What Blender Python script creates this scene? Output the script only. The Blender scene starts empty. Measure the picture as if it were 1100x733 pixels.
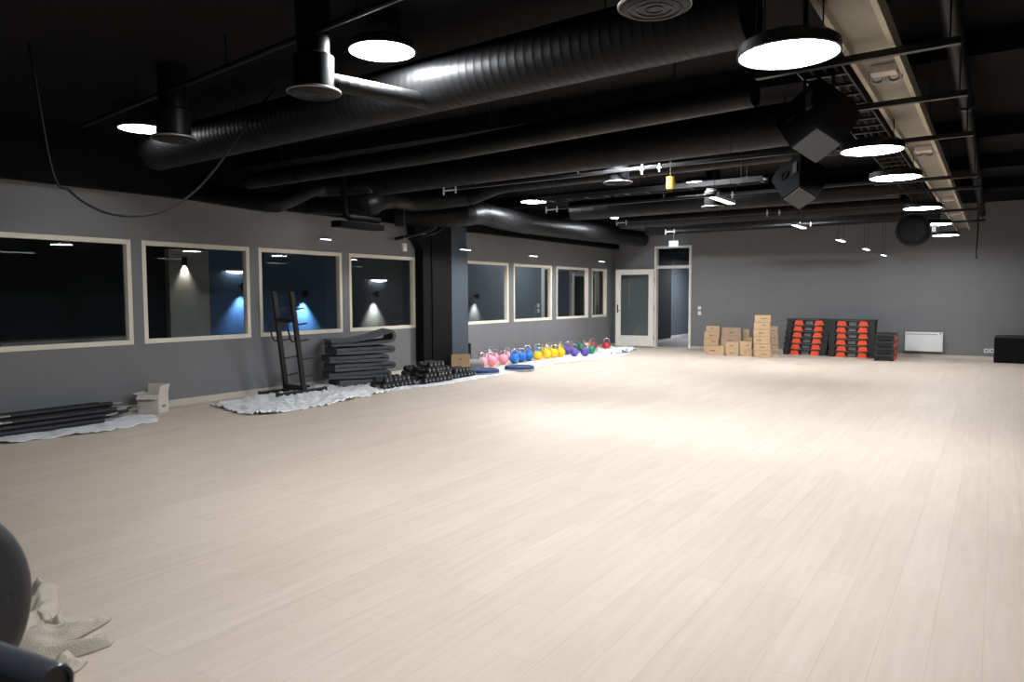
import bpy, bmesh, math, random
from mathutils import Vector, Matrix, noise

# ------------------------------------------------------------------ camera, world, exposure
sc = bpy.context.scene
COL = sc.collection
rnd = random.Random(7)
F, YAW, PIT, ROL = 794.3, .579, -.062, -.0035          # focal length in pixels of the 1100x733 frame
EYE = Vector((0, 0, 1.5))
CAMROT = Matrix.Rotation(YAW, 3, 'Z') @ Matrix.Rotation(math.pi / 2 + PIT, 3, 'X') @ Matrix.Rotation(ROL, 3, 'Z')
cam = bpy.data.cameras.new('camera')
cam.sensor_fit = 'HORIZONTAL'; cam.sensor_width = 36; cam.lens = F / 1100 * 36
cam.clip_start = .05
cam.dof.use_dof = True; cam.dof.focus_distance = 9; cam.dof.aperture_fstop = 5.6
camo = bpy.data.objects.new('camera', cam); COL.objects.link(camo)
camo.matrix_world = Matrix.Translation(EYE) @ CAMROT.to_4x4()
sc.camera = camo

def at(px, py, **k):
    """point seen at a pixel of the photograph, on the plane x=.. , y=.. or z=.."""
    d = CAMROT @ Vector(((px - 550) / F, (366.5 - py) / F, -1))
    a, v = list(k.items())[0]; i = 'xyz'.index(a)
    return EYE + d * ((v - EYE[i]) / d[i])

w = bpy.data.worlds.new('world'); sc.world = w; w.use_nodes = True
w.node_tree.nodes['Background'].inputs[0].default_value = (.5, .6, .8, 1)
w.node_tree.nodes['Background'].inputs[1].default_value = .0015
vs = sc.view_settings
vs.view_transform = 'Standard'; vs.look = 'None'; vs.gamma = 1; vs.use_curve_mapping = False
vs.exposure = 0.0
LAMP_ROW, LAMP_MID, LAMP_WALL, LAMP_FAR = 84.0, 305.0, 27.0, 275.0      # radiance of the round lamps: tray row, middle rows, rows by the window wall, far end

# ------------------------------------------------------------------ materials
def srgb(c):
    return tuple(((v / 255) / 12.92 if v / 255 <= .04045 else ((v / 255 + .055) / 1.055) ** 2.4) for v in c)

def mat(name, c, rough=.5, metal=0., var=.08, scale=6., bump=0., bscale=40., spec=.5):
    m = bpy.data.materials.new(name); m.use_nodes = True
    nt = m.node_tree; b = nt.nodes['Principled BSDF']
    c = srgb(c)
    tc = nt.nodes.new('ShaderNodeTexCoord')
    n = nt.nodes.new('ShaderNodeTexNoise'); n.inputs['Scale'].default_value = scale; n.inputs['Detail'].default_value = 4
    r = nt.nodes.new('ShaderNodeValToRGB')
    r.color_ramp.elements[0].color = (*[v * (1 - var) for v in c], 1)
    r.color_ramp.elements[1].color = (*[min(1, v * (1 + var)) for v in c], 1)
    r.color_ramp.elements[0].position = .3; r.color_ramp.elements[1].position = .7
    nt.links.new(tc.outputs['Object'], n.inputs['Vector'])
    nt.links.new(n.outputs['Fac'], r.inputs['Fac'])
    nt.links.new(r.outputs['Color'], b.inputs['Base Color'])
    b.inputs['Roughness'].default_value = rough; b.inputs['Metallic'].default_value = metal
    b.inputs['Specular IOR Level'].default_value = spec
    if bump:
        n2 = nt.nodes.new('ShaderNodeTexNoise'); n2.inputs['Scale'].default_value = bscale
        bp = nt.nodes.new('ShaderNodeBump'); bp.inputs['Strength'].default_value = bump; bp.inputs['Distance'].default_value = .01
        nt.links.new(tc.outputs['Object'], n2.inputs['Vector'])
        nt.links.new(n2.outputs['Fac'], bp.inputs['Height'])
        nt.links.new(bp.outputs['Normal'], b.inputs['Normal'])
    return m

def emit(name, c, s):
    m = bpy.data.materials.new(name); m.use_nodes = True
    nt = m.node_tree; nt.nodes.clear()
    e = nt.nodes.new('ShaderNodeEmission'); e.inputs[0].default_value = (*c, 1); e.inputs[1].default_value = s
    o = nt.nodes.new('ShaderNodeOutputMaterial'); nt.links.new(e.outputs[0], o.inputs[0])
    return m

def glass(name, tint=(.93, .97, .97), boost=1.0):
    m = bpy.data.materials.new(name); m.use_nodes = True
    nt = m.node_tree; nt.nodes.clear()
    t = nt.nodes.new('ShaderNodeBsdfTransparent'); t.inputs[0].default_value = (*tint, 1)
    g = nt.nodes.new('ShaderNodeBsdfGlossy'); g.inputs['Roughness'].default_value = .015
    g.inputs['Color'].default_value = (boost, boost, boost, 1)
    lw_ = nt.nodes.new('ShaderNodeLayerWeight'); lw_.inputs['Blend'].default_value = .5      # facing = 1 - cos(angle), same from both sides
    pw = nt.nodes.new('ShaderNodeMath'); pw.operation = 'POWER'; pw.inputs[1].default_value = 5
    fr = nt.nodes.new('ShaderNodeMath'); fr.operation = 'MULTIPLY_ADD'; fr.inputs[1].default_value = .96; fr.inputs[2].default_value = .04
    nt.links.new(lw_.outputs['Facing'], pw.inputs[0]); nt.links.new(pw.outputs[0], fr.inputs[0])
    mx = nt.nodes.new('ShaderNodeMixShader'); o = nt.nodes.new('ShaderNodeOutputMaterial')
    nt.links.new(fr.outputs[0], mx.inputs[0]); nt.links.new(t.outputs[0], mx.inputs[1]); nt.links.new(g.outputs[0], mx.inputs[2])
    nt.links.new(mx.outputs[0], o.inputs[0])
    return m

def floor_mat():
    m = bpy.data.materials.new('pale_oak_planks'); m.use_nodes = True
    nt = m.node_tree; b = nt.nodes['Principled BSDF']
    tc = nt.nodes.new('ShaderNodeTexCoord')
    mp = nt.nodes.new('ShaderNodeMapping'); mp.inputs['Rotation'].default_value = (0, 0, math.pi / 2)
    nt.links.new(tc.outputs['Object'], mp.inputs['Vector'])
    br = nt.nodes.new('ShaderNodeTexBrick')
    br.inputs['Scale'].default_value = 1; br.inputs['Brick Width'].default_value = 1.25; br.inputs['Row Height'].default_value = .19
    br.inputs['Mortar Size'].default_value = .0016; br.inputs['Bias'].default_value = 0; br.offset = .37
    br.inputs['Color1'].default_value = (*srgb((211, 196, 181)), 1); br.inputs['Color2'].default_value = (*srgb((205, 190, 174)), 1)
    br.inputs['Mortar'].default_value = (*srgb((190, 176, 162)), 1)
    nt.links.new(mp.outputs[0], br.inputs['Vector'])
    st = nt.nodes.new('ShaderNodeMapping'); st.inputs['Scale'].default_value = (1.1, 14, 1)
    nt.links.new(mp.outputs[0], st.inputs['Vector'])
    n = nt.nodes.new('ShaderNodeTexNoise'); n.inputs['Scale'].default_value = 1.6; n.inputs['Detail'].default_value = 6
    nt.links.new(st.outputs[0], n.inputs['Vector'])
    r = nt.nodes.new('ShaderNodeValToRGB'); r.color_ramp.elements[0].position = .3; r.color_ramp.elements[1].position = .75
    r.color_ramp.elements[0].color = (.82, .78, .75, 1); r.color_ramp.elements[1].color = (1.0, 1.0, 1.0, 1)
    nt.links.new(n.outputs['Fac'], r.inputs['Fac'])
    mx = nt.nodes.new('ShaderNodeMix'); mx.data_type = 'RGBA'; mx.blend_type = 'MULTIPLY'; mx.inputs[0].default_value = .55
    nt.links.new(br.outputs['Color'], mx.inputs[6]); nt.links.new(r.outputs['Color'], mx.inputs[7])
    nt.links.new(mx.outputs[2], b.inputs['Base Color'])
    rr = nt.nodes.new('ShaderNodeMapRange'); rr.inputs[3].default_value = .5; rr.inputs[4].default_value = .66
    nt.links.new(n.outputs['Fac'], rr.inputs[0]); nt.links.new(rr.outputs[0], b.inputs['Roughness'])
    b.inputs['Specular IOR Level'].default_value = .2
    return m

M = dict(
    wall=mat('grey_wall_paint', (116, 116, 118), .55, var=.03, scale=3),
    pier=mat('slate_pier_paint', (62, 70, 78), .6, var=.03),  # dark pier grey with the bluish glass reflection put into its colour
    dark=mat('black_ceiling_paint', (10, 10, 11), .85, var=.15, spec=.12),
    duct=mat('black_duct_paint', (13, 13, 14), .46, var=.12, bump=.03, spec=.16),
    matt=mat('matt_black', (10, 10, 12), .75, var=.15, spec=.15),
    steel=mat('black_powder_coated_steel', (19, 20, 22), .45, var=.1),
    sleeve=mat('dark_satin_steel', (52, 56, 62), .3, .3, var=.1),
    rubber=mat('black_rubber', (27, 28, 31), .55, var=.12, bump=.1, bscale=90),
    chrome=mat('polished_steel', (200, 200, 204), .22, 1., var=.04),
    galv=mat('dull_galvanised_steel', (150, 150, 150), .4, .8, var=.1),
    white=mat('white_paint', (226, 222, 214), .45, var=.02),
    cream=mat('cream_window_paint', (230, 220, 203), .5, var=.03),
    base=mat('pale_baseboard_paint', (196, 186, 172), .5, var=.03),
    whitepl=mat('white_plastic', (230, 231, 230), .4, var=.02),
    sheet=mat('white_plastic_sheet', (236, 236, 238), .35, var=.03, bump=.5, bscale=25),
    beige=mat('beige_tray_paint', (188, 178, 158), .5, var=.06),
    beiged=mat('beige_tray_inner_paint', (142, 135, 120), .6, var=.08, scale=9),
    kraft=mat('kraft_cardboard', (184, 155, 121), .8, var=.08, scale=14, bump=.1),
    kraftp=mat('faded_cardboard', (172, 146, 124), .8, var=.08, scale=14, bump=.1),
    tape=mat('brown_packing_tape', (150, 116, 80), .35, var=.05),
    ink=mat('dark_print', (138, 108, 80), .7, var=.3, scale=60),
    palebox=mat('pale_cardboard', (205, 196, 188), .8, var=.05, bump=.1),
    mats=mat('charcoal_foam', (84, 88, 92), .85, var=.14, scale=22, bump=.4, bscale=120),
    orange=mat('orange_rubber', (226, 78, 40), .55, var=.05),
    grey=mat('grey_plastic', (120, 122, 122), .5, var=.05),
    pink=mat('pink_enamel', (246, 160, 178), .4, var=.04),
    blue=mat('blue_enamel', (22, 112, 196), .38, var=.05),
    yellow=mat('yellow_enamel', (248, 196, 18), .38, var=.04),
    purple=mat('purple_enamel', (92, 74, 158), .38, var=.05),
    green=mat('green_enamel', (22, 124, 92), .38, var=.05),
    oran=mat('orange_enamel', (240, 130, 70), .4, var=.04),
    red=mat('red_enamel', (206, 48, 62), .38, var=.05),
    navy=mat('dark_blue_foam', (44, 62, 108), .6, var=.15, scale=25),
    ltgrey=mat('pale_grey_foam', (176, 180, 186), .6, var=.05),
    canvas=mat('beige_canvas', (186, 176, 160), .9, var=.06, scale=20, bump=.5, bscale=160),
    speaker=mat('dark_speaker_vinyl', (18, 19, 21), .65, var=.1, bump=.15, bscale=150, spec=.15),
    spkface=mat('grey_speaker_base', (70, 70, 72), .6, var=.06),
    brass=mat('amber_plastic', (214, 170, 80), .4, var=.05),
    bluewall=mat('blue_grey_wall_paint', (100, 122, 152), .6, var=.05),  # part of the blue lamplight is put into this wall colour
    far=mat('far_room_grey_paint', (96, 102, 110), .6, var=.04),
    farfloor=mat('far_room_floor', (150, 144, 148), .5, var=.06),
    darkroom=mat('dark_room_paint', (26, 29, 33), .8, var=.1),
    cable=mat('black_cable_sheath', (16, 16, 17), .55, var=.1, spec=.2),
    lamp=emit('lamp_diffuser_light', (.93, .97, 1.0), LAMP_ROW), lampm=emit('bright_lamp_diffuser_light', (.93, .97, 1.0), LAMP_MID), lampw=emit('soft_lamp_diffuser_light', (.93, .97, 1.0), LAMP_WALL), lampf=emit('far_lamp_diffuser_light', (.93, .97, 1.0), LAMP_FAR),
    strip=emit('strip_light', (.95, .98, 1.0), 5.0),  # glow standing in for bright reflections in the glass
    exit=emit('exit_sign_light', (.62, .86, 1.0), 2.0),
    warmlamp=emit('warm_bulb', (1, .85, .62), 4.0),
    pane=glass('window_glass'),
    doorpane=glass('door_glass', (.88, .92, .91)),
    plank=floor_mat(),
)

# ------------------------------------------------------------------ mesh helpers
def obj(name, bm, m, parent=None, loc=None, smooth=None):
    me = bpy.data.meshes.new(name); bm.normal_update(); bm.to_mesh(me); bm.free()
    for x in (m if isinstance(m, (list, tuple)) else [m]): me.materials.append(x)
    if smooth is not None:
        me.polygons.foreach_set('use_smooth', [True] * len(me.polygons))
        me.set_sharp_from_angle(angle=math.radians(smooth))
    o = bpy.data.objects.new(name, me); COL.objects.link(o)
    if parent: o.parent = parent
    if loc is not None: o.location = loc
    return o

def pieces(name, bm, m, parent):
    """every separate piece of bm becomes a part of its own"""
    left = set(bm.verts); out = []
    while left:
        v = left.pop(); isl = {v}; st = [v]
        while st:
            for e in st.pop().link_edges:
                for q in e.verts:
                    if q not in isl: isl.add(q); left.discard(q); st.append(q)
        nb = bmesh.new(); mp = {q: nb.verts.new(q.co) for q in isl}
        for f in {f for q in isl for f in q.link_faces}: nb.faces.new([mp[q] for q in f.verts])
        bmesh.ops.recalc_face_normals(nb, faces=nb.faces[:])
        out.append(obj(name, nb, m, parent))
    bm.free(); return out

def tag(o, label, cat, group=None, kind=None):
    o['label'] = label; o['category'] = cat
    if group: o['group'] = group
    if kind: o['kind'] = kind
    return o

def thing(name, label, cat, loc=(0, 0, 0), rz=0., group=None):
    o = bpy.data.objects.new(name, None); COL.objects.link(o)
    o.location = loc; o.rotation_euler = (0, 0, rz); o.empty_display_size = .1
    return tag(o, label, cat, group)

def struct(o, kind='structure'):
    o['kind'] = kind; return o

def dup(root, loc, rz=None, label=None, group=None):
    r = root.copy(); COL.objects.link(r); r.location = loc
    if rz is not None: r.rotation_euler = (0, 0, rz)
    if label: r['label'] = label
    if group: r['group'] = group
    for ch in list(root.children):
        c = ch.copy(); COL.objects.link(c); c.parent = r
        for g in list(ch.children):
            d = g.copy(); COL.objects.link(d); d.parent = c
    return r

def box(bm, c, s, bev=0., rot=None, mi=0):
    r = bmesh.ops.create_cube(bm, size=1.)
    vs_ = r['verts']
    bmesh.ops.scale(bm, vec=s, verts=vs_)
    if bev:
        es = list({e for v in vs_ for e in v.link_edges})
        q = bmesh.ops.bevel(bm, geom=es, offset=bev, segments=2, affect='EDGES', profile=.7)
        vs_ = list({v for f in q['faces'] for v in f.verts} | {v for v in vs_ if v.is_valid})
    if rot is not None: bmesh.ops.rotate(bm, cent=(0, 0, 0), matrix=rot, verts=vs_)
    bmesh.ops.translate(bm, vec=c, verts=vs_)
    if mi:
        for f in {f for v in vs_ for f in v.link_faces}: f.material_index = mi
    return vs_

def b2(x0, x1, y0, y1, z0, z1, bm=None, bev=0.):
    bm = bm or bmesh.new()
    box(bm, ((x0 + x1) / 2, (y0 + y1) / 2, (z0 + z1) / 2), (abs(x1 - x0), abs(y1 - y0), abs(z1 - z0)), bev)
    return bm

def frame_of(d):
    d = d.normalized(); u = Vector((0, 0, 1))
    if abs(d.z) > .95: u = Vector((0, 1, 0))
    s = d.cross(u).normalized(); return s, s.cross(d).normalized()

def tube(bm, pts, r, n=12, caps=True, mi=0):
    """swept tube; r is a number or a radius per point"""
    pts = [Vector(p) for p in pts]; rs = r if isinstance(r, (list, tuple)) else [r] * len(pts)
    rings = []; side = None
    for i, p in enumerate(pts):
        d = (pts[min(i + 1, len(pts) - 1)] - pts[max(i - 1, 0)]).normalized()
        if side is None: side, up = frame_of(d)
        else:
            side = (side - d * side.dot(d)).normalized(); up = side.cross(d).normalized()
        rings.append([bm.verts.new(p + (side * math.cos(a) + up * math.sin(a)) * rs[i]) for a in [2 * math.pi * k / n for k in range(n)]])
    fs = []
    for a, b in zip(rings, rings[1:]):
        for k in range(n): fs.append(bm.faces.new((a[k], a[(k + 1) % n], b[(k + 1) % n], b[k])))
    if caps: fs += [bm.faces.new(rings[0][::-1]), bm.faces.new(rings[-1])]
    for f in fs: f.material_index = mi
    return fs

def smooth_path(pts, n=8):
    pts = [Vector(p) for p in pts]; out = []
    P = [pts[0] * 2 - pts[1]] + pts + [pts[-1] * 2 - pts[-2]]
    for i in range(1, len(P) - 2):
        a, b, c, d = P[i - 1:i + 3]
        for k in range(n):
            t = k / n
            out.append(.5 * ((2 * b) + (c - a) * t + (2 * a - 5 * b + 4 * c - d) * t * t + (3 * b - a - 3 * c + d) * t ** 3))
    out.append(pts[-1]); return out

def ribbed(bm, pts, r, step=.12, n=20, ridge=.0009):
    """spiral duct: a tube with a raised seam every step metres"""
    pts = [Vector(p) for p in pts]; out = []; rs = []
    seg = [(b - a).length for a, b in zip(pts, pts[1:])]; L = sum(seg)
    def pos(s):
        for a, b, l in zip(pts, pts[1:], seg):
            if s <= l or b is pts[-1]: return a.lerp(b, min(1, s / l))
            s -= l
    k = 0.
    while k < L:
        for ds, dr in ((0, 0), (step - .024, 0), (step - .02, ridge), (step - .006, ridge), (step - .002, 0)):
            if k + ds < L: out.append(pos(k + ds)); rs.append(r + dr)
        k += step
    out.append(pts[-1]); rs.append(r)
    tube(bm, out, rs, n)

def lathe(bm, prof, n=24, c=(0, 0, 0), mi=0, M4=None):
    rings = []
    vs_ = []
    for r, z in prof:
        if r < 1e-6: v = [bm.verts.new((c[0], c[1], c[2] + z))]
        else: v = [bm.verts.new((c[0] + r * math.cos(2 * math.pi * k / n), c[1] + r * math.sin(2 * math.pi * k / n), c[2] + z)) for k in range(n)]
        rings.append(v); vs_ += v
    for a, b in zip(rings, rings[1:]):
        for k in range(n):
            q = [a[k % len(a)], a[(k + 1) % len(a)], b[(k + 1) % len(b)], b[k % len(b)]]
            q = list(dict.fromkeys(q))
            if len(q) > 2:
                f = bm.faces.new(q); f.material_index = mi
    if M4 is not None: bmesh.ops.transform(bm, matrix=M4, verts=vs_)
    return vs_

def prism(bm, poly, y0, y1, M4=None, mi=0):
    """poly in (x,z) extruded from y0 to y1"""
    a = [bm.verts.new((x, y0, z)) for x, z in poly]; b = [bm.verts.new((x, y1, z)) for x, z in poly]
    n = len(poly)
    fs = [bm.faces.new(a), bm.faces.new(b[::-1])] + [bm.faces.new((a[k], b[k], b[(k + 1) % n], a[(k + 1) % n])) for k in range(n)]
    for f in fs: f.material_index = mi
    bmesh.ops.recalc_face_normals(bm, faces=fs)
    if M4 is not None: bmesh.ops.transform(bm, matrix=M4, verts=a + b)

# ------------------------------------------------------------------ the room
XL, YB, H = -9.4, 19.865, 3.55
XR, YF = 2.6, -3.0
ZT, ZS = 2.235, .873             # window frame top and bottom
struct(obj('floor', b2(XL - .12, XR + .1, YF - .1, YB + .1, -.1, 0), M['plank']))
struct(obj('ceiling', b2(XL - .12, XR + .1, YF - .1, YB + .1, H, H + .1), M['dark']))
WIN = [(2.75, 5.37), (5.51, 7.19), (7.35, 9.07), (9.23, 10.98), (11.9, 14.26), (14.46, 16.24), (16.46, 18.24), (18.44, 19.4)]
bm = bmesh.new()
b2(XL - .12, XL, YF, YB, 0, ZS, bm); b2(XL - .12, XL, YF, YB, ZT, H, bm)
e = [YF] + [v for a in WIN for v in a] + [YB]
for a, b in zip(e[::2], e[1::2]): b2(XL - .12, XL, a, b, ZS, ZT, bm)
struct(obj('wall_left', bm, M['wall']))
DX0, DX1, DZ = -8.13, -7.05, 2.86
bm = bmesh.new()
b2(XL, DX0, YB, YB + .12, 0, H, bm); b2(DX1, XR, YB, YB + .12, 0, H, bm); b2(DX0, DX1, YB, YB + .12, DZ, H, bm)
struct(obj('wall_back', bm, M['wall']))
struct(obj('wall_right', b2(XR, XR + .1, YF, YB, 0, H), M['darkroom']))
struct(obj('wall_front', b2(XL, XR, YF - .1, YF, 0, H), M['wall']))
struct(obj('baseboard_left', b2(XL, XL + .018, YF, YB, 0, .085, bev=.004), M['base']))
bm = b2(XL, DX0, YB - .018, YB, 0, .075, bev=.004); b2(DX1, XR, YB - .018, YB, 0, .075, bm, .004)
struct(obj('baseboard_back', bm, M['base']))
bm = b2(XL, XL + .16, YF, YB, 2.83, H)
struct(obj('trim_1', bm, M['dark']))                         # black bulkhead along the top of the window wall
for i, (a, b) in enumerate(WIN):
    r = bpy.data.objects.new('window_%d' % (i + 1), None); COL.objects.link(r); r.location = (XL - .05, (a + b) / 2, ZS); struct(r)
    h, wd = ZT - ZS, b - a; t = .06
    bm = bmesh.new()
    for s in (-1, 1): box(bm, (0, s * (wd / 2 - t / 2), h / 2), (.09, t, h), .006)
    for z in (t / 2, h - t / 2): box(bm, (0, 0, z), (.09, wd - 2 * t, t), .006)
    obj('window_frame', bm, M['cream'], r)
    bm = bmesh.new(); box(bm, (-.015, 0, h / 2), (.008, wd - 2 * t + .01, h - 2 * t + .01)); obj('window_pane', bm, M['pane'], r)

# pillar between the fourth and the fifth window
y0, y1, y2 = at(455, 330, x=-9.2).y, at(485.5, 330, x=-9.2).y, at(504, 330, x=-9.2).y
bm = bmesh.new()
prism(bm, [(y0, 0), (y1, 0), (y1, 2.95), (y0 - .22, 2.95), (y0 - .22, 2.62), (y0, 2.38)], 0, .2, Matrix(((0, 1, 0, XL), (1, 0, 0, 0), (0, 0, 1, 0), (0, 0, 0, 1))))
b2(XL, XL + .22, y0 + .25, y0 + .28, 0, 2.9, bm)
struct(obj('wall_pillar', bm, M['matt']))
bm = bmesh.new()
prism(bm, [(y1, 0), (y2, 0), (y2, 2.45), (y2 - .05, 2.55), (y2 - .05, 2.9), (y1, 2.9)], 0, .17, Matrix(((0, 1, 0, XL), (1, 0, 0, 0), (0, 0, 1, 0), (0, 0, 0, 1))))
struct(obj('wall_pier', bm, M['pier']))
for i, (yy, zz) in enumerate(((2.2, .22), (6.9, .2), (10.4, .22), (13.1, .2), (15.7, .2))):
    struct(obj('ceiling_beam', b2(XL, XR, yy, yy + .45, H - zz, H), M['dark']))

# door in the back wall
fr = .065
dr = bpy.data.objects.new('door_1', None); COL.objects.link(dr); dr.location = ((DX0 + DX1) / 2, YB, 0); struct(dr)
cx = (DX0 + DX1) / 2
bm = bmesh.new()
for x in (DX0 + fr / 2, DX1 - fr / 2): box(bm, (x - cx, .03, DZ / 2), (fr, .16, DZ), .006)
box(bm, (0, .03, DZ - fr / 2), (DX1 - DX0 - 2 * fr, .16, fr), .006); box(bm, (0, .03, 2.27), (DX1 - DX0 - 2 * fr, .16, .08), .006)
dfm = obj('door_frame', bm, M['white'], dr)
bm = bmesh.new(); box(bm, (0, .05, 2.55), (DX1 - DX0 - 2 * fr + .01, .008, .5)); obj('transom_pane', bm, M['pane'], dfm)
bm = bmesh.new(); box(bm, (0, .03, .008), (DX1 - DX0 - 2 * fr, .16, .016), .004); obj('threshold', bm, M['base'], dfm)
lw, lh = 1.1, 2.2
leaf = bpy.data.objects.new('door_leaf', None); COL.objects.link(leaf); leaf.parent = dr
leaf.location = (DX0 + .01 - cx, -.09, .02); leaf.rotation_euler = (0, 0, math.pi + math.radians(11))
def leafpart(name, parts, m):
    bm = bmesh.new()
    for c, s, bv in parts: box(bm, c, s, bv)
    return obj(name, bm, m, leaf)
st, rt, rb = .15, .15, .31
lp = leafpart('leaf_frame', [((st / 2, 0, lh / 2), (st, .05, lh), .005), ((lw - st / 2, 0, lh / 2), (st, .05, lh), .005),
     ((lw / 2, 0, lh - rt / 2), (lw - 2 * st, .05, rt), .005), ((lw / 2, 0, rb / 2), (lw - 2 * st, .05, rb), .005)], M['white'])
leafpart('leaf_pane', [((lw / 2, 0, (rb + lh - rt) / 2), (lw - 2 * st + .01, .008, lh - rt - rb + .01), 0)], M['doorpane'])
bm = bmesh.new()
for s in (-1, 1):
    box(bm, (lw - .06, s * .031, 1.08), (.035, .012, .24), .003)
obj('lock_plate', bm, M['steel'], leaf)
bm = bmesh.new()
for s in (-1, 1):
    tube(bm, [(lw - .06, s * .03, 1.03), (lw - .06, s * .08, 1.03), (lw - .18, s * .085, 1.03)], .011, 10)
obj('door_handle', bm, M['chrome'], leaf, smooth=40)
bm = bmesh.new()
for z in (.25, 1.1, 1.9): tube(bm, [(-.005, .02, z - .06), (-.005, .02, z + .06)], .012, 10)
obj('hinge', bm, M['galv'], leaf)

# corridor behind the door
CX0 = -8.8
bm = bmesh.new(); b2(-9.5, DX1 + 1.2, YB + .1, 28, -.1, -.002, bm); struct(obj('floor_corridor', bm, M['farfloor']))
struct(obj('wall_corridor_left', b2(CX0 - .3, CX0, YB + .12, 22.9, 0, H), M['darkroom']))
bm = b2(-9.5, DX1 + 1.2, 28, 28.1, 0, H); b2(-9.5, -9.3, 22.9, 28, 0, H, bm)
b2(DX1 + 1.2, DX1 + 1.3, YB + .12, 28, 0, H, bm)
struct(obj('wall_corridor_back', bm, M['far']))
struct(obj('baseboard_corridor', b2(-9.3, -9.28, 22.9, 28, 0, .09), M['white']))
struct(obj('baseboard_corridor_near', b2(CX0, CX0 + .02, YB + .12, 22.9, 0, .09), M['white']))
struct(obj('ceiling_corridor', b2(CX0 - .4, DX1 + 1.2, YB + .14, 28, 2.7, 2.8), M['dark']))

# rooms behind the windows
RX = -12.5
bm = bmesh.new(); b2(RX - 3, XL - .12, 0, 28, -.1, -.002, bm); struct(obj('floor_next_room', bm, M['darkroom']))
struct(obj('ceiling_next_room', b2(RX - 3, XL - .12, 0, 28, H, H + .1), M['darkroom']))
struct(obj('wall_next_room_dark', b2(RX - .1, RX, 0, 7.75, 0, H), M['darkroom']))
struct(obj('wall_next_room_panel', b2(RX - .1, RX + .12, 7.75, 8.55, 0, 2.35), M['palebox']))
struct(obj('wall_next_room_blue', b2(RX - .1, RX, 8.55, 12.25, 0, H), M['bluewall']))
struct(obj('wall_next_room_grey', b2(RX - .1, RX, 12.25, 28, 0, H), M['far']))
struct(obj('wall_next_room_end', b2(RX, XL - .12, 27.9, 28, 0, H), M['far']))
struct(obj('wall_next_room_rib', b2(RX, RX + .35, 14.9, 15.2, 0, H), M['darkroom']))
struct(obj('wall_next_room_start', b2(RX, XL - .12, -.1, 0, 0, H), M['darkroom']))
# a low counter in the dark first room
t = thing('counter', 'pale low counter seen dimly through the leftmost window', 'counter', (RX + .3, 5.9, 0))
obj('counter_body', b2(-.24, .24, -1.0, 1.0, 0, .78, bev=.01), M['far'], t)
obj('counter_top', b2(-.27, .27, -1.05, 1.05, .78, .84, bev=.008), M['palebox'], t)
# white door frames in the room behind the last windows
def inner_frame(y0, y1, z1, label):
    t = thing('interior_door_frame', label, 'door frame', (RX + .03, (y0 + y1) / 2, 0))
    bm = bmesh.new(); hw = (y1 - y0) / 2
    for s in (-1, 1): box(bm, (0, s * (hw - .05), z1 / 2), (.08, .1, z1), .006)
    box(bm, (0, 0, z1 - .05), (.08, 2 * hw - .2, .1), .006)
    obj('frame', bm, M['white'], t)
    bm = bmesh.new(); box(bm, (-.01, 0, z1 / 2 - .05), (.03, 2 * hw - .2, z1 - .1)); obj('door_panel', bm, M['darkroom'], t)
inner_frame(20.9, 21.9, 2.45, 'pale door frame inside the room behind the sixth window')
inner_frame(23.0, 24.7, 2.25, 'white door frame inside the room behind the seventh window')
inner_frame(25.5, 26.5, 2.25, 'white door frame inside the room behind the rightmost window')
for zz, l in ((0, 'lower'), (.17, 'upper')):
    t = thing('wall_switch', '%s pale switch plate on the grey wall behind the sixth window' % l, 'switch', at(578, 334, x=RX) + Vector((0, 0, zz)))
    bm = bmesh.new(); box(bm, (.01, 0, 0), (.02, .12, .12), .004); obj('cover_plate', bm, M['whitepl'], t)
    bm = bmesh.new(); box(bm, (.022, 0, 0), (.006, .05, .06), .002); obj('rocker', bm, M['white'], t)

def sconce(px, py, colr, power, label, ang=62):
    p = at(px, py, x=RX + .12)
    t = thing('wall_lamp', label, 'lamp', (p.x, p.y, p.z))
    bm = bmesh.new(); lathe(bm, [(0, .14), (.05, .14), (.05, 0), (.043, 0), (.043, .012), (0, .012)], 20)
    obj('lamp_shade', bm, M['steel'], t, smooth=40)
    bm = bmesh.new(); box(bm, (-.085, 0, .08), (.07, .05, .05), .004); pieces('wall_bracket', bm, M['steel'], t)
    L = bpy.data.lights.new('lamp_light', 'SPOT'); L.energy = power; L.color = colr; L.spot_size = math.radians(ang); L.spot_blend = .9; L.shadow_soft_size = .03
    lo = bpy.data.objects.new('lamp_light', L); COL.objects.link(lo); lo.parent = t; lo.location = (0, 0, -.005)
sconce(329, 319, (.34, .62, 1.0), 260, 'small wall lamp casting a blue cone behind the third window', 84)
sconce(405, 319, (1.0, .9, .72), 190, 'small wall lamp casting a warm cone behind the fourth window', 80)
sconce(513, 321, (1.0, .9, .76), 130, 'small wall lamp casting a warm cone behind the fifth window', 80)
sconce(262, 312, (.36, .62, 1.0), 100, 'small wall lamp casting blue light behind the second window', 90)
sconce(198, 285, (.95, .92, .82), 100, 'small wall lamp over the pale panel behind the second window', 80)
def oval(px, py, w_, label):  # bright oval reflected in the glass, added as a glowing body behind the window
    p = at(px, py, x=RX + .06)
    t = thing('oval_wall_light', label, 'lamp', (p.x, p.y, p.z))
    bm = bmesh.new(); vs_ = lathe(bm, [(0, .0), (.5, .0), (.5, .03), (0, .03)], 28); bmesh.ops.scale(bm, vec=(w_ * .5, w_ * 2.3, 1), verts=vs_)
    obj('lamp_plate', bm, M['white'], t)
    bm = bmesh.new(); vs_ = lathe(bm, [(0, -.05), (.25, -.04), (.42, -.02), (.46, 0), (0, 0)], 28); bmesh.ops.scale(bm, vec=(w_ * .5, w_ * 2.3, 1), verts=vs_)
    obj('lamp_diffuser', bm, M['strip'], t, smooth=60)  # glowing face of the oval glass reflection, not a lamp part
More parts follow.
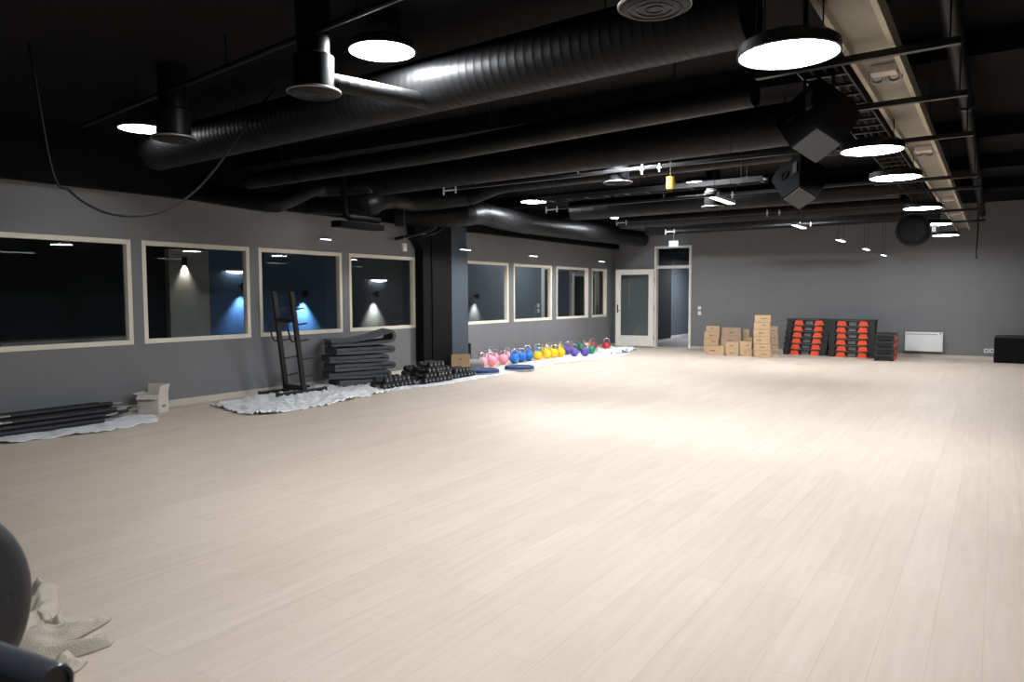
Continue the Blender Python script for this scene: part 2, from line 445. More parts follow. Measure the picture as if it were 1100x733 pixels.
oval(407, 301, .26, 'glowing oval lamp on the wall behind the fourth window')
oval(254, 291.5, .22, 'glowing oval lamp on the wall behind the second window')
def room_light(name, loc, e, c=(1, 1, 1), label='', s=.3):
    t = thing('ceiling_lamp', label, 'lamp', loc)
    bm = bmesh.new(); lathe(bm, [(0, .04), (s, .04), (s, 0), (s - .02, -.01), (0, -.01)], 24); obj('lamp_housing', bm, M['whitepl'], t, smooth=40)
    L = bpy.data.lights.new(name, 'AREA'); L.shape = 'DISK'; L.size = s * 1.8; L.energy = e; L.color = c
    lo = bpy.data.objects.new('lamp_light', L); COL.objects.link(lo); lo.parent = t; lo.location = (0, 0, -.02)
room_light('corridor', (-7.9, 24.2, 2.65), 100, (.9, .95, 1), 'round ceiling lamp in the corridor behind the door')
room_light('back_room', (-11.0, 19.5, 3.5), 90, (.92, .96, 1), 'round ceiling lamp in the room behind the rear windows')

# ------------------------------------------------------------------ round ceiling lamps
def lamp_master():
    t = thing('round_ceiling_lamp', '', 'lamp')
    bm = bmesh.new(); lathe(bm, [(0, .07), (.22, .07), (.245, .05), (.25, 0), (.238, -.004), (.236, .004), (0, .004)], 40)
    obj('lamp_housing', bm, M['steel'], t, smooth=35)
    bm = bmesh.new(); lathe(bm, [(0, .0), (.2355, .0), (.2355, .004), (0, .004)], 40)
    obj('diffuser', bm, M['lamp'], t)
    return t
LM = lamp_master()
# wires differ in length, so build the copies first and hang them afterwards
spots = []
gR = 'round lamps in the row beside the beige tray'; gL = 'round lamps recessed between the ducts'
for y, l in ((3.94, 'largest round lamp, nearest in the row beside the beige tray'), (6.92, 'second nearest round lamp in the row beside the beige tray'),
             (8.66, 'third nearest round lamp in the row beside the beige tray'), (11.96, 'fourth round lamp in the row beside the beige tray'),
             (14.84, 'fifth round lamp beside the beige tray, partly behind the round black housing'), (17.76, 'farthest round lamp beside the tray, closest to the back wall')):
    spots.append(((-.91, y, 2.7), l, gR))
spots += [((-3.85, 4.15, 3.3), 'round lamp right of the large round diffuser, above the long spiral duct', gL),
          ((-7.75, 4.6, 3.3), 'leftmost round lamp, half hidden behind a round air diffuser', gL),
          ((-7.55, 12.33, 3.3), 'small far round lamp above the duct along the window wall', gL),
          ((-4.09, 11.81, 3.3), 'small far round lamp right of the amber fitting', gL)]
# unseen lamps added along the same rows to brighten the floor
spots += [((-3.85, 8.25, 3.3), 'round lamp hidden behind the thick duct in the middle of the room', gL), ((-7.6, 8.35, 3.3), 'round lamp hidden behind the ducts before the third window', gL),
          ((-3.9, 15.8, 3.3), 'round lamp hidden behind the far ducts in the middle', gL), ((-7.4, 15.95, 3.3), 'round lamp hidden behind the far ducts before the rear windows', gL)]
spots += [((-.91, .9, 2.7), 'round lamp in the tray row just above the camera', gR)]
for k, (p, l, g) in enumerate(spots):
    t = LM if k == 0 else dup(LM, p, 0, l, g)
    if p[2] > 3:
        for c in t.children:
            if c.name.startswith('diffuser'):
                c.data = c.data.copy(); c.data.materials[0] = M['lampf'] if p[1] > 11 else M['lampm'] if p[0] > -5 else M['lampw']
    t.location = p; t['label'] = l; t['group'] = g
    spots[k] = (t, p)
for t, p in spots:
    bm = bmesh.new()
    for s in (-1, 1): tube(bm, [(s * .16, 0, .06), (s * .16, 0, H - p[2])], .004, 6)
    pieces('hanging_wire', bm, M['cable'], t)

# streaks reflected in the glass, added as glowing strips
def strip(p, L_, label, group, wall=False):
    t = thing('linear_strip_light', label, 'lamp', p, 0, group)  # housing, diffuser and wires are made up to carry the reflected streak
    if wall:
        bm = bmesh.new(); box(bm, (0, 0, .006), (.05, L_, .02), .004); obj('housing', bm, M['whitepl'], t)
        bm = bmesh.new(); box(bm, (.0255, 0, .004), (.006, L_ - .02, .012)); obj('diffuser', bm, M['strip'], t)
    else:
        bm = bmesh.new(); box(bm, (0, 0, .02), (.07, L_, .03), .004); obj('housing', bm, M['steel'], t)
        bm = bmesh.new(); box(bm, (0, 0, .003), (.06, L_ - .02, .008)); obj('diffuser', bm, M['strip'], t)
        bm = bmesh.new()
        for s in (-1, 1): tube(bm, [(0, s * L_ * .4, .034), (0, s * L_ * .4, H - p[2])], .003, 6)
        pieces('hanging_wire', bm, M['cable'], t)
for k, y in enumerate((7.15, 10.48, 13.65, 16.6, 19.4)):
    strip((-2.24, y, 2.40), .62, ['long thin strip light hanging nearest, below the rail clips', 'second thin strip light, hanging against the dark beam edge', 'third thin strip light, seen against the back wall',
          'fourth thin strip light, seen against the back wall', 'fifth and smallest strip light close to the back wall'][k], 'thin strip lights in a receding row')
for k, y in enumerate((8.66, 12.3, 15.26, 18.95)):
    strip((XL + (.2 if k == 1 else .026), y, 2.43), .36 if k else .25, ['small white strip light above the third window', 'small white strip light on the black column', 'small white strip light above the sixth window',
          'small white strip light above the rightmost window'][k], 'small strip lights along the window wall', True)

# ------------------------------------------------------------------ ducts
def duct(name, label, pts, r, step=.14, cap=False, m='duct'):
    t = thing(name, label, 'duct', pts[0])
    o = Vector(pts[0]); bm = bmesh.new()
    ribbed(bm, [Vector(p) - o for p in pts], r, step)
    obj('duct_shell', bm, M[m], t, smooth=50)
    # hangers
    bm = bmesh.new(); pp = [Vector(p) - o for p in pts]; n = 0
    for a, b in zip(pp, pp[1:]):
        if (b - a).length > 1.5:
            for k in (.2, .8):
                q = a.lerp(b, k); tube(bm, [q + Vector((0, 0, r)), (q.x, q.y, H - o.z)], .006, 6); n += 1
    if n: pieces('hanger_rod', bm, M['steel'], t)
    else: bm.free()
    return t
duct('spiral_duct', 'long thick black spiral duct crossing nearest, under the large lamp', [(-8.2, 5.02, 3.17), (-6.13, 4.85, 3.17), (-1.25, 4.48, 3.17)], .21, .075)
duct('spiral_duct', 'thinner black duct crossing second from the front', [(-8.0, 6.15, 2.96), (-4.7, 5.95, 2.95), (-1.5, 5.5, 2.95)], .10, .5)
duct('spiral_duct', 'thick black duct crossing behind the thinner second one', [(-7.6, 8.08, 3.17), (-3.0, 7.76, 3.17), (-1.5, 7.66, 3.17)], .21, .3)
duct('spiral_duct', 'thick black duct crossing the middle of the ceiling', [(-7.6, 10.35, 3.2), (-6.9, 10.2, 3.33), (-1.4, 9.75, 3.33)], .15, .3)
duct('spiral_duct', 'black duct crossing behind the far round lamps', [(-7.2, 13.3, 3.2), (-1.3, 13.1, 3.2)], .2, .3)
duct('spiral_duct', 'black duct crossing far back, second from the back wall', [(-7.2, 15.6, 3.2), (-1.3, 15.4, 3.2)], .2, .3)
duct('spiral_duct', 'farthest black duct crossing in front of the back wall', [(-7.4, 17.6, 3.17), (-1.0, 17.2, 3.17)], .19, .3)
J = [Vector((XL + .2, 10.2, 2.97))] + [at(x, y, x=-8.3) for x, y in ((492, 231), (515, 229), (535, 234))] + [Vector((-8.3, 13.2, 3.0)), Vector((-8.3, 19.3, 3.04))]
duct('spiral_duct', 'thick black duct running along the window wall to the back corner', smooth_path(J[:5], 5) + [J[5]], .215, .14)
duct('curved_duct', 'black segmented duct bend, leftmost above the third window', smooth_path([Vector((XL + .1, 6.3, 2.95))] + [at(x, y, x=-8.3) for x, y in ((288, 217), (305, 214), (322, 207), (335, 201), (352, 201))] + [Vector((-7.75, 8.08, 3.15))], 5), .14, .1)
duct('curved_duct', 'black segmented duct hump left of the black column', smooth_path([Vector((XL + .1, 8.3, 2.98))] + [at(x, y, x=-8.3) for x, y in ((395, 221), (405, 216), (425, 214), (447, 217))] + [Vector((-7.65, 10.35, 3.2))], 5), .16, .1)

# rails with pale end clips
rails = [(8.5, 'nearest thin black rail with pale end clips'), (11.4, 'second thin black rail with pale end clips'), (14.3, 'third thin black rail with pale end clips'), (17.05, 'farthest thin black rail with pale end clips')]
for k, (y, l) in enumerate(rails):
    t = thing('ceiling_rail', l, 'rail', (-6.7, y, 3.0), -.03, 'thin rails across the ceiling')
    bm = bmesh.new(); box(bm, (2.85, 0, .02), (5.7, .05, .04), .004); obj('rail_profile', bm, M['steel'], t)
    for x in (0, .22, 3.1, 3.32):
        bm = bmesh.new(); box(bm, (x, -.03, .0), (.02, .012, .12 if x in (0, 3.1) else .1), .002); box(bm, (x + (.1 if x == 0 else 0), -.03, -.0), (.2 if x == 0 else .05, .012, .02), .002)
        obj('clip', bm, M['whitepl'], t)
    bm = bmesh.new()
    for x in (.4, 2.2, 4.0, 5.4): tube(bm, [(x, 0, .04), (x, 0, H - 3.0)], .005, 6)
    pieces('hanger_rod', bm, M['steel'], t)

def tray(name, label, p, rz, L_, w_, step, cat='cable tray', pale=False):
    t = thing(name, label, cat, p, rz)
    bm = bmesh.new()
    for s in (-1, 1): box(bm, (L_ / 2, s * w_ / 2, .03), (L_, .012, .07), .002)
    obj('side_rail', bm, M['steel'], t)
    bm = bmesh.new(); k = step / 2
    while k < L_: box(bm, (k, 0, .01), (.03, w_ - .012, .018)); k += step
    pieces('rung', bm, M['steel'], t)
    bm = bmesh.new(); r2 = random.Random(3)
    for q in range(3):
        yy = (q - 1) * w_ * .25
        tube(bm, [(L_ * i / 14, yy + r2.uniform(-.02, .02), .033 + r2.uniform(0, .004)) for i in range(15)], .012, 8)
    obj('cable_run', bm, M['whitepl'] if pale else M['cable'], t)
    bm = bmesh.new()
    for x in (.08 * L_, .5 * L_, .92 * L_):
        for s in (-1, 1): tube(bm, [(x, s * w_ / 2, .06), (x, s * w_ / 2, H - p[2])], .005, 6)
    pieces('hanger_rod', bm, M['steel'], t)
tray('cable_ladder', 'thin cable ladder with pale cables crossing beside the amber fitting', (-5.9, 9.9, 2.93), -.05, 3.4, .22, .32, pale=True)
tray('cable_ladder', 'dark cable ladder with black rungs running beside the beige tray', (-1.02, 4.75, 2.98), math.pi / 2, 8.6, .28, .3)

# beige tray with cross struts
t = thing('ceiling_tray', 'long pale beige tray running along the ceiling on the right', 'tray', (-.655, 2.9, 2.9))
bm = bmesh.new(); box(bm, (0, 8.2, .05), (.2, 16.4, .012), .002); obj('tray_base', bm, M['beiged'], t)
for s in (-1, 1):
    bm = bmesh.new(); prism(bm, [(s * .1, .056), (s * .105, .0), (s * .135, .0), (s * .135, .1), (s * .125, .1), (s * .12, .015), (s * .11, .056)], 0, 16.4); obj('tray_lip', bm, M['beige'], t)
bm = bmesh.new()
for y in (1.5, 4.5, 7.5, 10.5, 13.5, 16):
    for s in (-1, 1): tube(bm, [(s * .128, y, .1), (s * .128, y, H - 2.9)], .005, 6)
pieces('hanger_rod', bm, M['steel'], t)
for k, y in enumerate((5.3, 8.38, 12.96, 15.3)):
    q = thing('junction_fitting', ['nearest', 'second nearest', 'third nearest', 'farthest'][k] + ' pale box fitting under the beige ceiling tray', 'fitting', (-.64, y, 2.885), 0, 'box fittings under the tray')
    bm = bmesh.new(); box(bm, (0, 0, .03), (.15, .12, .05), .008); obj('fitting_box', bm, M['palebox'], q)
    for s in (-1, 1):
        bm = bmesh.new(); tube(bm, smooth_path([(s * .05 - .035, .07, .05), (s * .05 - .035, .11, .0), (s * .05, .125, -.012), (s * .05 + .035, .11, .0), (s * .05 + .035, .07, .05)], 4), .012, 8)
        obj('cable_loop', bm, M['galv'], q, smooth=50)
for k, y in enumerate((4.75, 5.99, 7.51, 10.15, 11.26, 14.19, 16.43)):
    q = thing('cross_strut', ['black strut crossing under the beige tray beside the largest lamp', 'second black strut crossing under the beige tray', 'third black strut crossing under the beige tray', 'fourth black strut crossing under the beige tray',
        'fifth black strut crossing under the beige tray', 'sixth black strut crossing under the beige tray', 'farthest black strut crossing under the beige tray'][k], 'strut', (-.75, y, 2.858), -.06, 'struts under the beige tray')
    bm = bmesh.new(); box(bm, (0, 0, 0), (1.1, .045, .04), .003); obj('strut_bar', bm, M['steel'], q)
    bm = bmesh.new()
    for x in (-.5, .5): tube(bm, [(x, 0, .02), (x, 0, H - 2.858)], .005, 6)
    pieces('hanger_rod', bm, M['steel'], q)

# pipes
t = thing('ceiling_pipe', 'thick black pipe running along the ceiling right of the beige tray', 'pipe', (-.28, 3.0, 3.2))
bm = bmesh.new(); tube(bm, [(0, 0, 0), (-.02, 15.9, 0)], .06, 16); obj('pipe_length', bm, M['duct'], t, smooth=50)
for y in (4.8, 9.6, 13.2):
    bm = bmesh.new(); tube(bm, [(0, y, 0), (0, y + .1, 0)], .075, 16); obj('coupling', bm, M['steel'], t, smooth=40)
bm = bmesh.new()
for y in (2, 7, 12, 15): tube(bm, [(0, y, .05), (0, y, .35)], .006, 6)
pieces('hanger_rod', bm, M['steel'], t)
t = thing('ceiling_pipe', 'thin black pipe crossing the ceiling at the upper left', 'pipe', (-8.11, 4.16, 3.3))
bm = bmesh.new(); tube(bm, [(0, 0, 0), (3.49, -.48, 0), (6.6, -.9, 0)], .022, 10); obj('pipe_length', bm, M['duct'], t, smooth=50)
bm = bmesh.new()
for k in (.2, .45, .7): tube(bm, [(6.6 * k, -.9 * k, .02), (6.6 * k, -.9 * k, .25)], .006, 6)
pieces('hanger_rod', bm, M['steel'], t)
t = thing('ceiling_pipe', 'thin black pipe crossing just in front of the back wall top', 'pipe', (-6.8, 19.5, 3.3))
bm = bmesh.new(); tube(bm, [(0, 0, 0), (5.6, 0, 0)], .025, 10); obj('pipe_length', bm, M['steel'], t, smooth=50)
bm = bmesh.new()
for k in (.1, 1.9, 3.7, 5.5): tube(bm, [(k, 0, .02), (k, 0, .25)], .006, 6)
pieces('hanger_rod', bm, M['steel'], t)
for x in (1.9, 5.0):
    bm = bmesh.new(); box(bm, (x, -.03, .0), (.12, .02, .06), .003); obj('clip', bm, M['galv'], t)
# drop pipe with a horizontal arm
t = thing('drop_pipe', 'black drop pipe with a horizontal foot arm above the third window', 'pipe', at(370, 233, x=-7.95))
DZ0 = t.location.z
bm = bmesh.new(); tube(bm, [(0, 0, H - DZ0), (0, 0, .1)] + [(0, .1 * (1 - math.cos(a)), .1 - .1 * math.sin(a)) for a in (.4, .8, 1.2, 1.57)] + [(0, .72, 0)], .045, 14); obj('pipe_length', bm, M['duct'], t, smooth=50)
bm = bmesh.new(); box(bm, (0, .28, -.11), (.2, .9, .09), .01); obj('foot_block', bm, M['matt'], t)
bm = bmesh.new(); box(bm, (0, .3, -.055), (.05, .4, .06), .005); obj('bracket', bm, M['steel'], t)
# sensor on a cord
t = thing('pull_cord_tag', 'small pale tag hanging on a cord left of the black column', 'switch', (-8.9, 10.1, 2.36))
bm = bmesh.new(); box(bm, (0, 0, 0), (.05, .09, .14), .012); obj('tag_body', bm, M['cream'], t)
bm = bmesh.new(); box(bm, (.027, 0, .03), (.006, .02, .02), .002); obj('button', bm, M['matt'], t)
bm = bmesh.new(); tube(bm, [(0, 0, .07), (0, .01, .3), (0, 0, H - 2.36)], .004, 6); obj('cord', bm, M['galv'], t)

# hanging cable loop
pts = [at(x, y, x=-6.0) for x, y in ((296, 75), (275, 120), (240, 170), (210, 205), (180, 225), (150, 232), (120, 230), (95, 220), (75, 205), (55, 180), (48, 150))]
pts = [Vector((-6, pts[0].y, H))] + pts[1:-1] + [Vector((-6, pts[-1].y - .1, H))]
bm = bmesh.new(); o = pts[0].copy(); tube(bm, [p - o for p in smooth_path(pts, 6)], .011, 8)
tag(obj('hanging_cable', bm, M['cable'], None, o, smooth=60), 'black cable hanging in a wide loop from the upper left ceiling', 'cable')
p = at(1049, 276, y=19.3); t = thing('dangling_cable', 'short black cable with a plug dangling before the back wall on the right', 'cable', p)
bm = bmesh.new(); tube(bm, smooth_path([(0, 0, H - p.z), (.01, 0, (H - p.z) * .5), (-.01, 0, .1), (0, 0, .03)], 6), .012, 8); obj('cable_length', bm, M['cable'], t, smooth=60)
bm = bmesh.new(); box(bm, (0, 0, 0), (.04, .04, .1), .008); obj('plug', bm, M['rubber'], t)
# cables coming down to the pillar
for k, (dx, l, m) in enumerate(((0, 'pale cable swooping down to the top of the black column', 'galv'), (-7, 'black cable swooping down left of the pale one to the column', 'cable'), (7, 'black cable swooping down right of the pale one to the column', 'cable'))):
    pts = [at(x + dx, y, x=-8.85) for x, y in ((493, 222), (485, 228), (477, 234), (470, 243), (460, 250), (452, 252))]
    pts = [Vector((-8.85, pts[0].y + .4, H))] + pts + [Vector((XL + .1, pts[-1].y, pts[-1].z - .06))]
    o = pts[-1].copy(); bm = bmesh.new(); tube(bm, [p - o for p in smooth_path(pts, 6)], .009 if k == 0 else .03, 8)
    tag(obj('drooping_cable', bm, M[m], None, o, smooth=60), l, 'cable')

# round air diffusers
def diffuser(p, r, label, turn=0):
    t = thing('air_diffuser', label, 'vent', p, turn, 'round air diffusers')
    bm = bmesh.new(); lathe(bm, [(0, 0), (r * .9, 0), (r, .012), (r, .03), (r * .93, .036), (0, .036)], 36); obj('diffuser_plate', bm, M['grey'] if False else M['duct'], t, smooth=35)
    bm = bmesh.new(); tube(bm, [(r * 1.0 * math.cos(2 * math.pi * k / 36), r * 1.0 * math.sin(2 * math.pi * k / 36), .02) for k in range(37)], .008, 8, False); obj('rim', bm, M['galv'], t, smooth=60)
    bm = bmesh.new(); lathe(bm, [(r * .78, .03), (r * .78, .26), (r * .6, .28), (r * .68, H - p[2])], 28); obj('duct_stub', bm, M['duct'], t, smooth=40)
    bm = bmesh.new()
    for q in (.25, .5, .75):
        tube(bm, [(r * q * math.cos(2 * math.pi * k / 28), r * q * math.sin(2 * math.pi * k / 28), -.001) for k in range(29)], .0035, 6, False)
    obj('grille_ring', bm, M['steel'], t, smooth=60)
    return t
dq = diffuser((-4.03, 3.65, 2.9), .18, 'round air diffuser on a shiny stub left of the large round lamp')
bm = bmesh.new(); ribbed(bm, [(.05, .08, .105), (.22, .96, .13)], .062, .08); obj('branch_pipe', bm, M['duct'], dq, smooth=50)
diffuser((-6.23, 3.99, 2.9), .19, 'round air diffuser in front of the leftmost round lamp')
diffuser((-1.45, 3.51, 2.9), .175, 'round air diffuser at the top edge above the long spiral duct')
diffuser((-4.0, 8.0 + .55, 2.88), .175, 'small round air diffuser on a short stub left of the amber fitting')
diffuser((-3.9, 11.95, 2.9), .175, 'far round air diffuser below the second strip rail')

# amber fitting
t = thing('amber_fitting', 'small amber cylinder hanging beside the cable ladder', 'fitting', at(720, 203, z=2.84))
bm = bmesh.new(); lathe(bm, [(0, 0), (.045, 0), (.055, .02), (.05, .13), (.055, .15), (0, .15)], 20); obj('fitting_body', bm, M['brass'], t, smooth=40)
bm = bmesh.new(); tube(bm, [(0, 0, .145), (0, 0, H - 2.84)], .005, 6); pieces('hanger_rod', bm, M['steel'], t)

# loudspeakers hanging from the ceiling, wide at the top and tapering down
def speaker(p, s, rz, label):
    t = thing('hanging_loudspeaker', label, 'speaker', p, 0, 'hanging loudspeakers')
    RT = Matrix.Rotation(rz, 4, 'Z') @ Matrix.Rotation(math.radians(-38), 4, 'X') @ Matrix.Rotation(math.radians(-45), 4, 'Z'); t.rotation_euler = RT.to_euler()
    a, b, h = .15 * s, .36 * s, .5 * s
    bm = bmesh.new()
    lo = [bm.verts.new((x, y, 0)) for x, y in ((-a, -a), (a, -a), (a, a), (-a, a))]
    hi = [bm.verts.new((x, y, h)) for x, y in ((-b, -a * 1.05), (a * 1.1, -a * 1.05), (a * 1.1, b), (-b, b))]
    tp = [bm.verts.new((x, y, h + .14 * s)) for x, y in ((-b * .75, -a), (a * 1.1, -a), (a * 1.1, b * .8), (-b * .75, b * .8))]
    bm.faces.new(tp)
    for A, B in ((lo, hi), (hi, tp)):
        for k in range(4): bm.faces.new((A[k], A[(k + 1) % 4], B[(k + 1) % 4], B[k]))
    bm.faces.new(lo[::-1])
    bmesh.ops.recalc_face_normals(bm, faces=bm.faces[:])
    bmesh.ops.bevel(bm, geom=bm.edges[:], offset=.012 * s, segments=2, affect='EDGES')
    obj('cabinet', bm, M['speaker'], t)
    bm = bmesh.new(); box(bm, (0, 0, -.006), (2 * a - .02, 2 * a - .02, .012), .004); obj('base_panel', bm, M['spkface'], t)
    bm = bmesh.new(); box(bm, (a * .55, -a * 1.05 - .01, h * .75), (.07 * s, .02, .2 * s), .004)
    obj('terminal_panel', bm, M['spkface'], t)
    bm = bmesh.new()
    R = Matrix.Translation((-a * .7, -a * 1.05 - .005, h * .78)) @ Matrix.Rotation(math.pi / 2, 4, 'X')
    lathe(bm, [(.03 * s, .0), (.075 * s, .0), (.07 * s, .012), (.04 * s, .014), (.03 * s, 0)], 20, M4=R); obj('handle_cup', bm, M['matt'], t, smooth=40)
    bm = bmesh.new()
    for x, y in ((-.08, .38 * s), (.1, .38 * s)): tube(bm, [(x, y, .5 * s), (x, y, H - p[2])], .012, 8)
    bmesh.ops.transform(bm, matrix=RT.inverted() @ Matrix.Rotation(rz, 4, 'Z'), verts=bm.verts[:])
    pieces('hanging_bracket', bm, M['steel'], t)
speaker(at(877, 156, z=2.47), .76, .2, 'nearest hanging loudspeaker, its grey base tilted below the ducts')
speaker(at(859, 213, z=2.55), .85, .22, 'farther hanging loudspeaker, only its pale diamond base lit')
t = thing('round_black_housing', 'round black drum housing hanging before the back wall', 'speaker', at(981, 248, z=2.5))
q = t.location.copy()
bm = bmesh.new(); R = Matrix.Rotation(math.pi / 2, 4, 'X')
lathe(bm, [(0, -.16), (.17, -.16), (.24, -.12), (.255, 0), (.24, .14), (.2, .16), (.19, .12), (0, .11)], 32, M4=R); obj('drum_shell', bm, M['speaker'], t, smooth=40)
bm = bmesh.new(); tube(bm, [(0, 0, .25), (0, 0, H - q.z)], .02, 10); pieces('hanging_bracket', bm, M['steel'], t)
bm = bmesh.new(); box(bm, (.29, -.02, .02), (.07, .05, .12), .01); obj('side_clamp', bm, M['galv'], t)

# exit sign above the door
p = at(723.5, 262, y=19.55)
t = thing('exit_sign', 'glowing pale exit sign hanging on a thin rod above the door', 'sign', p)
bm = bmesh.new(); box(bm, (0, 0, 0), (.25, .03, .15), .005); obj('sign_panel', bm, M['exit'], t)
bm = bmesh.new(); box(bm, (0, 0, .085), (.26, .045, .02), .004); obj('sign_rail', bm, M['whitepl'], t)
bm = bmesh.new(); tube(bm, [(0, 0, .09), (0, 0, H - p.z)], .012, 10); obj('hanging_rod', bm, M['whitepl'], t)

# switches, outlets, radiator
for x, y, l, c in ((751.5, 331, 'upper white switch on the back wall right of the door', 'switch'), (751.5, 336.5, 'lower white switch on the back wall right of the door', 'switch'),
                (1059.5, 377, 'left white socket low on the back wall beside the black box', 'socket'), (1065.5, 377, 'right white socket low on the back wall beside the black box', 'socket')):
    t = thing('wall_switch' if c == 'switch' else 'wall_socket', l, c, at(x, y, y=YB))
    s_ = .085 if c == 'switch' else .09
    bm = bmesh.new(); box(bm, (0, -.008, 0), (s_, .016, s_ * (1.25 if y > 335 and c == 'switch' else 1)), .004); obj('cover_plate', bm, M['whitepl'], t)
    bm = bmesh.new(); box(bm, (0, -.019, 0), (s_ * .5, .008, s_ * .5), .003); obj('rocker' if c == 'switch' else 'socket_face', bm, M['white'] if c == 'switch' else M['grey'], t)
t = thing('panel_heater', 'white panel heater on the back wall', 'heater', (-1.39, YB, .15))
bm = bmesh.new(); box(bm, (0, -.07, .225), (.78, .07, .45), .012); obj('heater_body', bm, M['whitepl'], t)
bm = bmesh.new()
for k in range(16): box(bm, (-.34 + k * .04, -.107, .4), (.03, .006, .02), .001)
obj('vent_slot', bm, M['grey'], t)
bm = bmesh.new()
for x in (-.25, .25): box(bm, (x, -.018, .22), (.05, .036, .3), .003)
pieces('wall_bracket', bm, M['galv'], t)
bm = bmesh.new(); box(bm, (.34, -.1, .42), (.03, .02, .03), .004); obj('thermostat_knob', bm, M['grey'], t)

# ------------------------------------------------------------------ plastic sheets on the floor
def sheet(pix, amp, seed, label, step=.09, lift=.004):
    P = [at(x, y, z=0) for x, y in pix]
    P = [Vector((max(p.x, XL + .03), min(p.y, YB - .05))) for p in P]
    r2 = random.Random(seed); Q = []
    for a, b in zip(P, P[1:] + P[:1]):
        n = max(1, int((b - a).length / .12))
        for k in range(n): Q.append(a.lerp(b, k / n) + Vector((r2.uniform(-.05, .05), r2.uniform(-.05, .05))))
    Q = [Vector((max(p.x, XL + .03), p.y)) for p in Q]
    def inside(x, y):
        c = False; j = len(Q) - 1
        for i in range(len(Q)):
            if (Q[i].y > y) != (Q[j].y > y) and x < (Q[j].x - Q[i].x) * (y - Q[i].y) / (Q[j].y - Q[i].y) + Q[i].x: c = not c
            j = i
        return c
    x0 = min(p.x for p in Q); x1 = max(p.x for p in Q); ya = min(p.y for p in Q); yb = max(p.y for p in Q)
    st_ = .035; nx = int((x1 - x0) / st_) + 2; ny = int((yb - ya) / st_) + 2
    bm = bmesh.new(); V = {}
    def hgt(x, y):
        v = Vector((x * 3.1 + seed, y * 3.1, seed * 1.7)); n1 = noise.noise(v); n2 = 1 - abs(noise.noise(v * 2.3)) * 2; n3 = noise.noise(v * 5)
        n4 = 1 - abs(noise.noise(v * 4.1 + Vector((5, 2, 1)))) * 3
        return lift + max(0, amp * (.55 * n1 + .5 * max(0, n2) * max(0, n4) + .3 * max(0, n4) * .6 + .15 * n3 + .05))
    def vert(i, j):
        if (i, j) not in V:
            x = x0 + i * st_ + r2.uniform(-.009, .009); y = ya + j * st_ + r2.uniform(-.009, .009)
            V[i, j] = bm.verts.new((max(x, XL + .025), y, hgt(x, y)))
        return V[i, j]
    for i in range(nx):
        for j in range(ny):
            if inside(x0 + (i + .5) * st_, ya + (j + .5) * st_):
                bm.faces.new((vert(i, j), vert(i + 1, j), vert(i + 1, j + 1), vert(i, j + 1)))
    c = Vector((sum(p.x for p in Q) / len(Q), sum(p.y for p in Q) / len(Q), 0))
    bmesh.ops.translate(bm, vec=-c, verts=bm.verts[:])
    o = obj('plastic_sheet', bm, M['sheet'], None, c)
    o.data.polygons.foreach_set('use_smooth', [True] * len(o.data.polygons))
    md = o.modifiers.new('thickness', 'SOLIDIFY'); md.thickness = .003; md.offset = 1
    return tag(o, label, 'sheet', 'white plastic sheets on the floor')
sheet([(-25, 478), (30, 476), (60, 470), (110, 465), (166, 454), (160, 446), (120, 445), (60, 452), (-25, 462)], .035, 3, 'thin white plastic sheet under the bundle of black bars')
sheet([(226, 436), (262, 447), (300, 445), (345, 437), (400, 425), (450, 414), (447, 408), (400, 414), (352, 417), (334, 414), (322, 420), (282, 427), (262, 429)], .08, 11, 'crumpled white plastic sheet under the black rack and grey mats')
sheet([(405, 422), (470, 415), (530, 405), (600, 391), (672, 383), (684, 377), (672, 374), (640, 377), (590, 385), (520, 398), (470, 408), (440, 411)], .014, 23, 'long flat white plastic sheet under the dumbbells and kettlebells')
sheet([(640, 378), (655, 381), (676, 379.5), (683, 377), (672, 375), (660, 374.6), (652, 375)], .15, 31, 'bunched white plastic sheet in the corner by the open door')

# ------------------------------------------------------------------ bundle of black bars, left
def bar(L_=1.35):
    t = thing('weight_bar', '', 'bar')
    bm = bmesh.new(); tube(bm, [(0, -L_ / 2 + .12, 0), (0, L_ / 2 - .12, 0)], .028, 12); obj('padded_grip', bm, M['rubber'], t, smooth=50)
    for s in (-1, 1):
        bm = bmesh.new(); tube(bm, [(0, s * (L_ / 2 - .125), 0), (0, s * L_ / 2, 0)], .014, 12); obj('steel_end', bm, M['galv'], t, smooth=50)
    return t
B0 = bar(); n = 0
for row, cnt in enumerate((8, 7, 6, 3)):
    for k in range(cnt):
        x = -9.2 + (k + row * .5) * .062; y = 4.25 + rnd.uniform(-.28, .28); z = .045 + row * .05
        if n % 3 == 0: y -= .25
        lab = ['black padded bar lying in the bottom layer of the bundle by the wall', 'black padded bar lying in the middle layer of the bundle by the wall', 'black padded bar lying in the upper layer of the bundle by the wall', 'black padded bar lying on the very top of the bundle by the wall'][row]
        o = B0 if n == 0 else dup(B0, (0, 0, 0))
        o.location = (x, y, z); o.rotation_euler = (0, 0, rnd.uniform(-.025, .025) - .02); o['label'] = lab; o['group'] = ['bars in the bottom layer', 'bars in the middle layer', 'bars in the upper layer', 'bars on top'][row]; n += 1

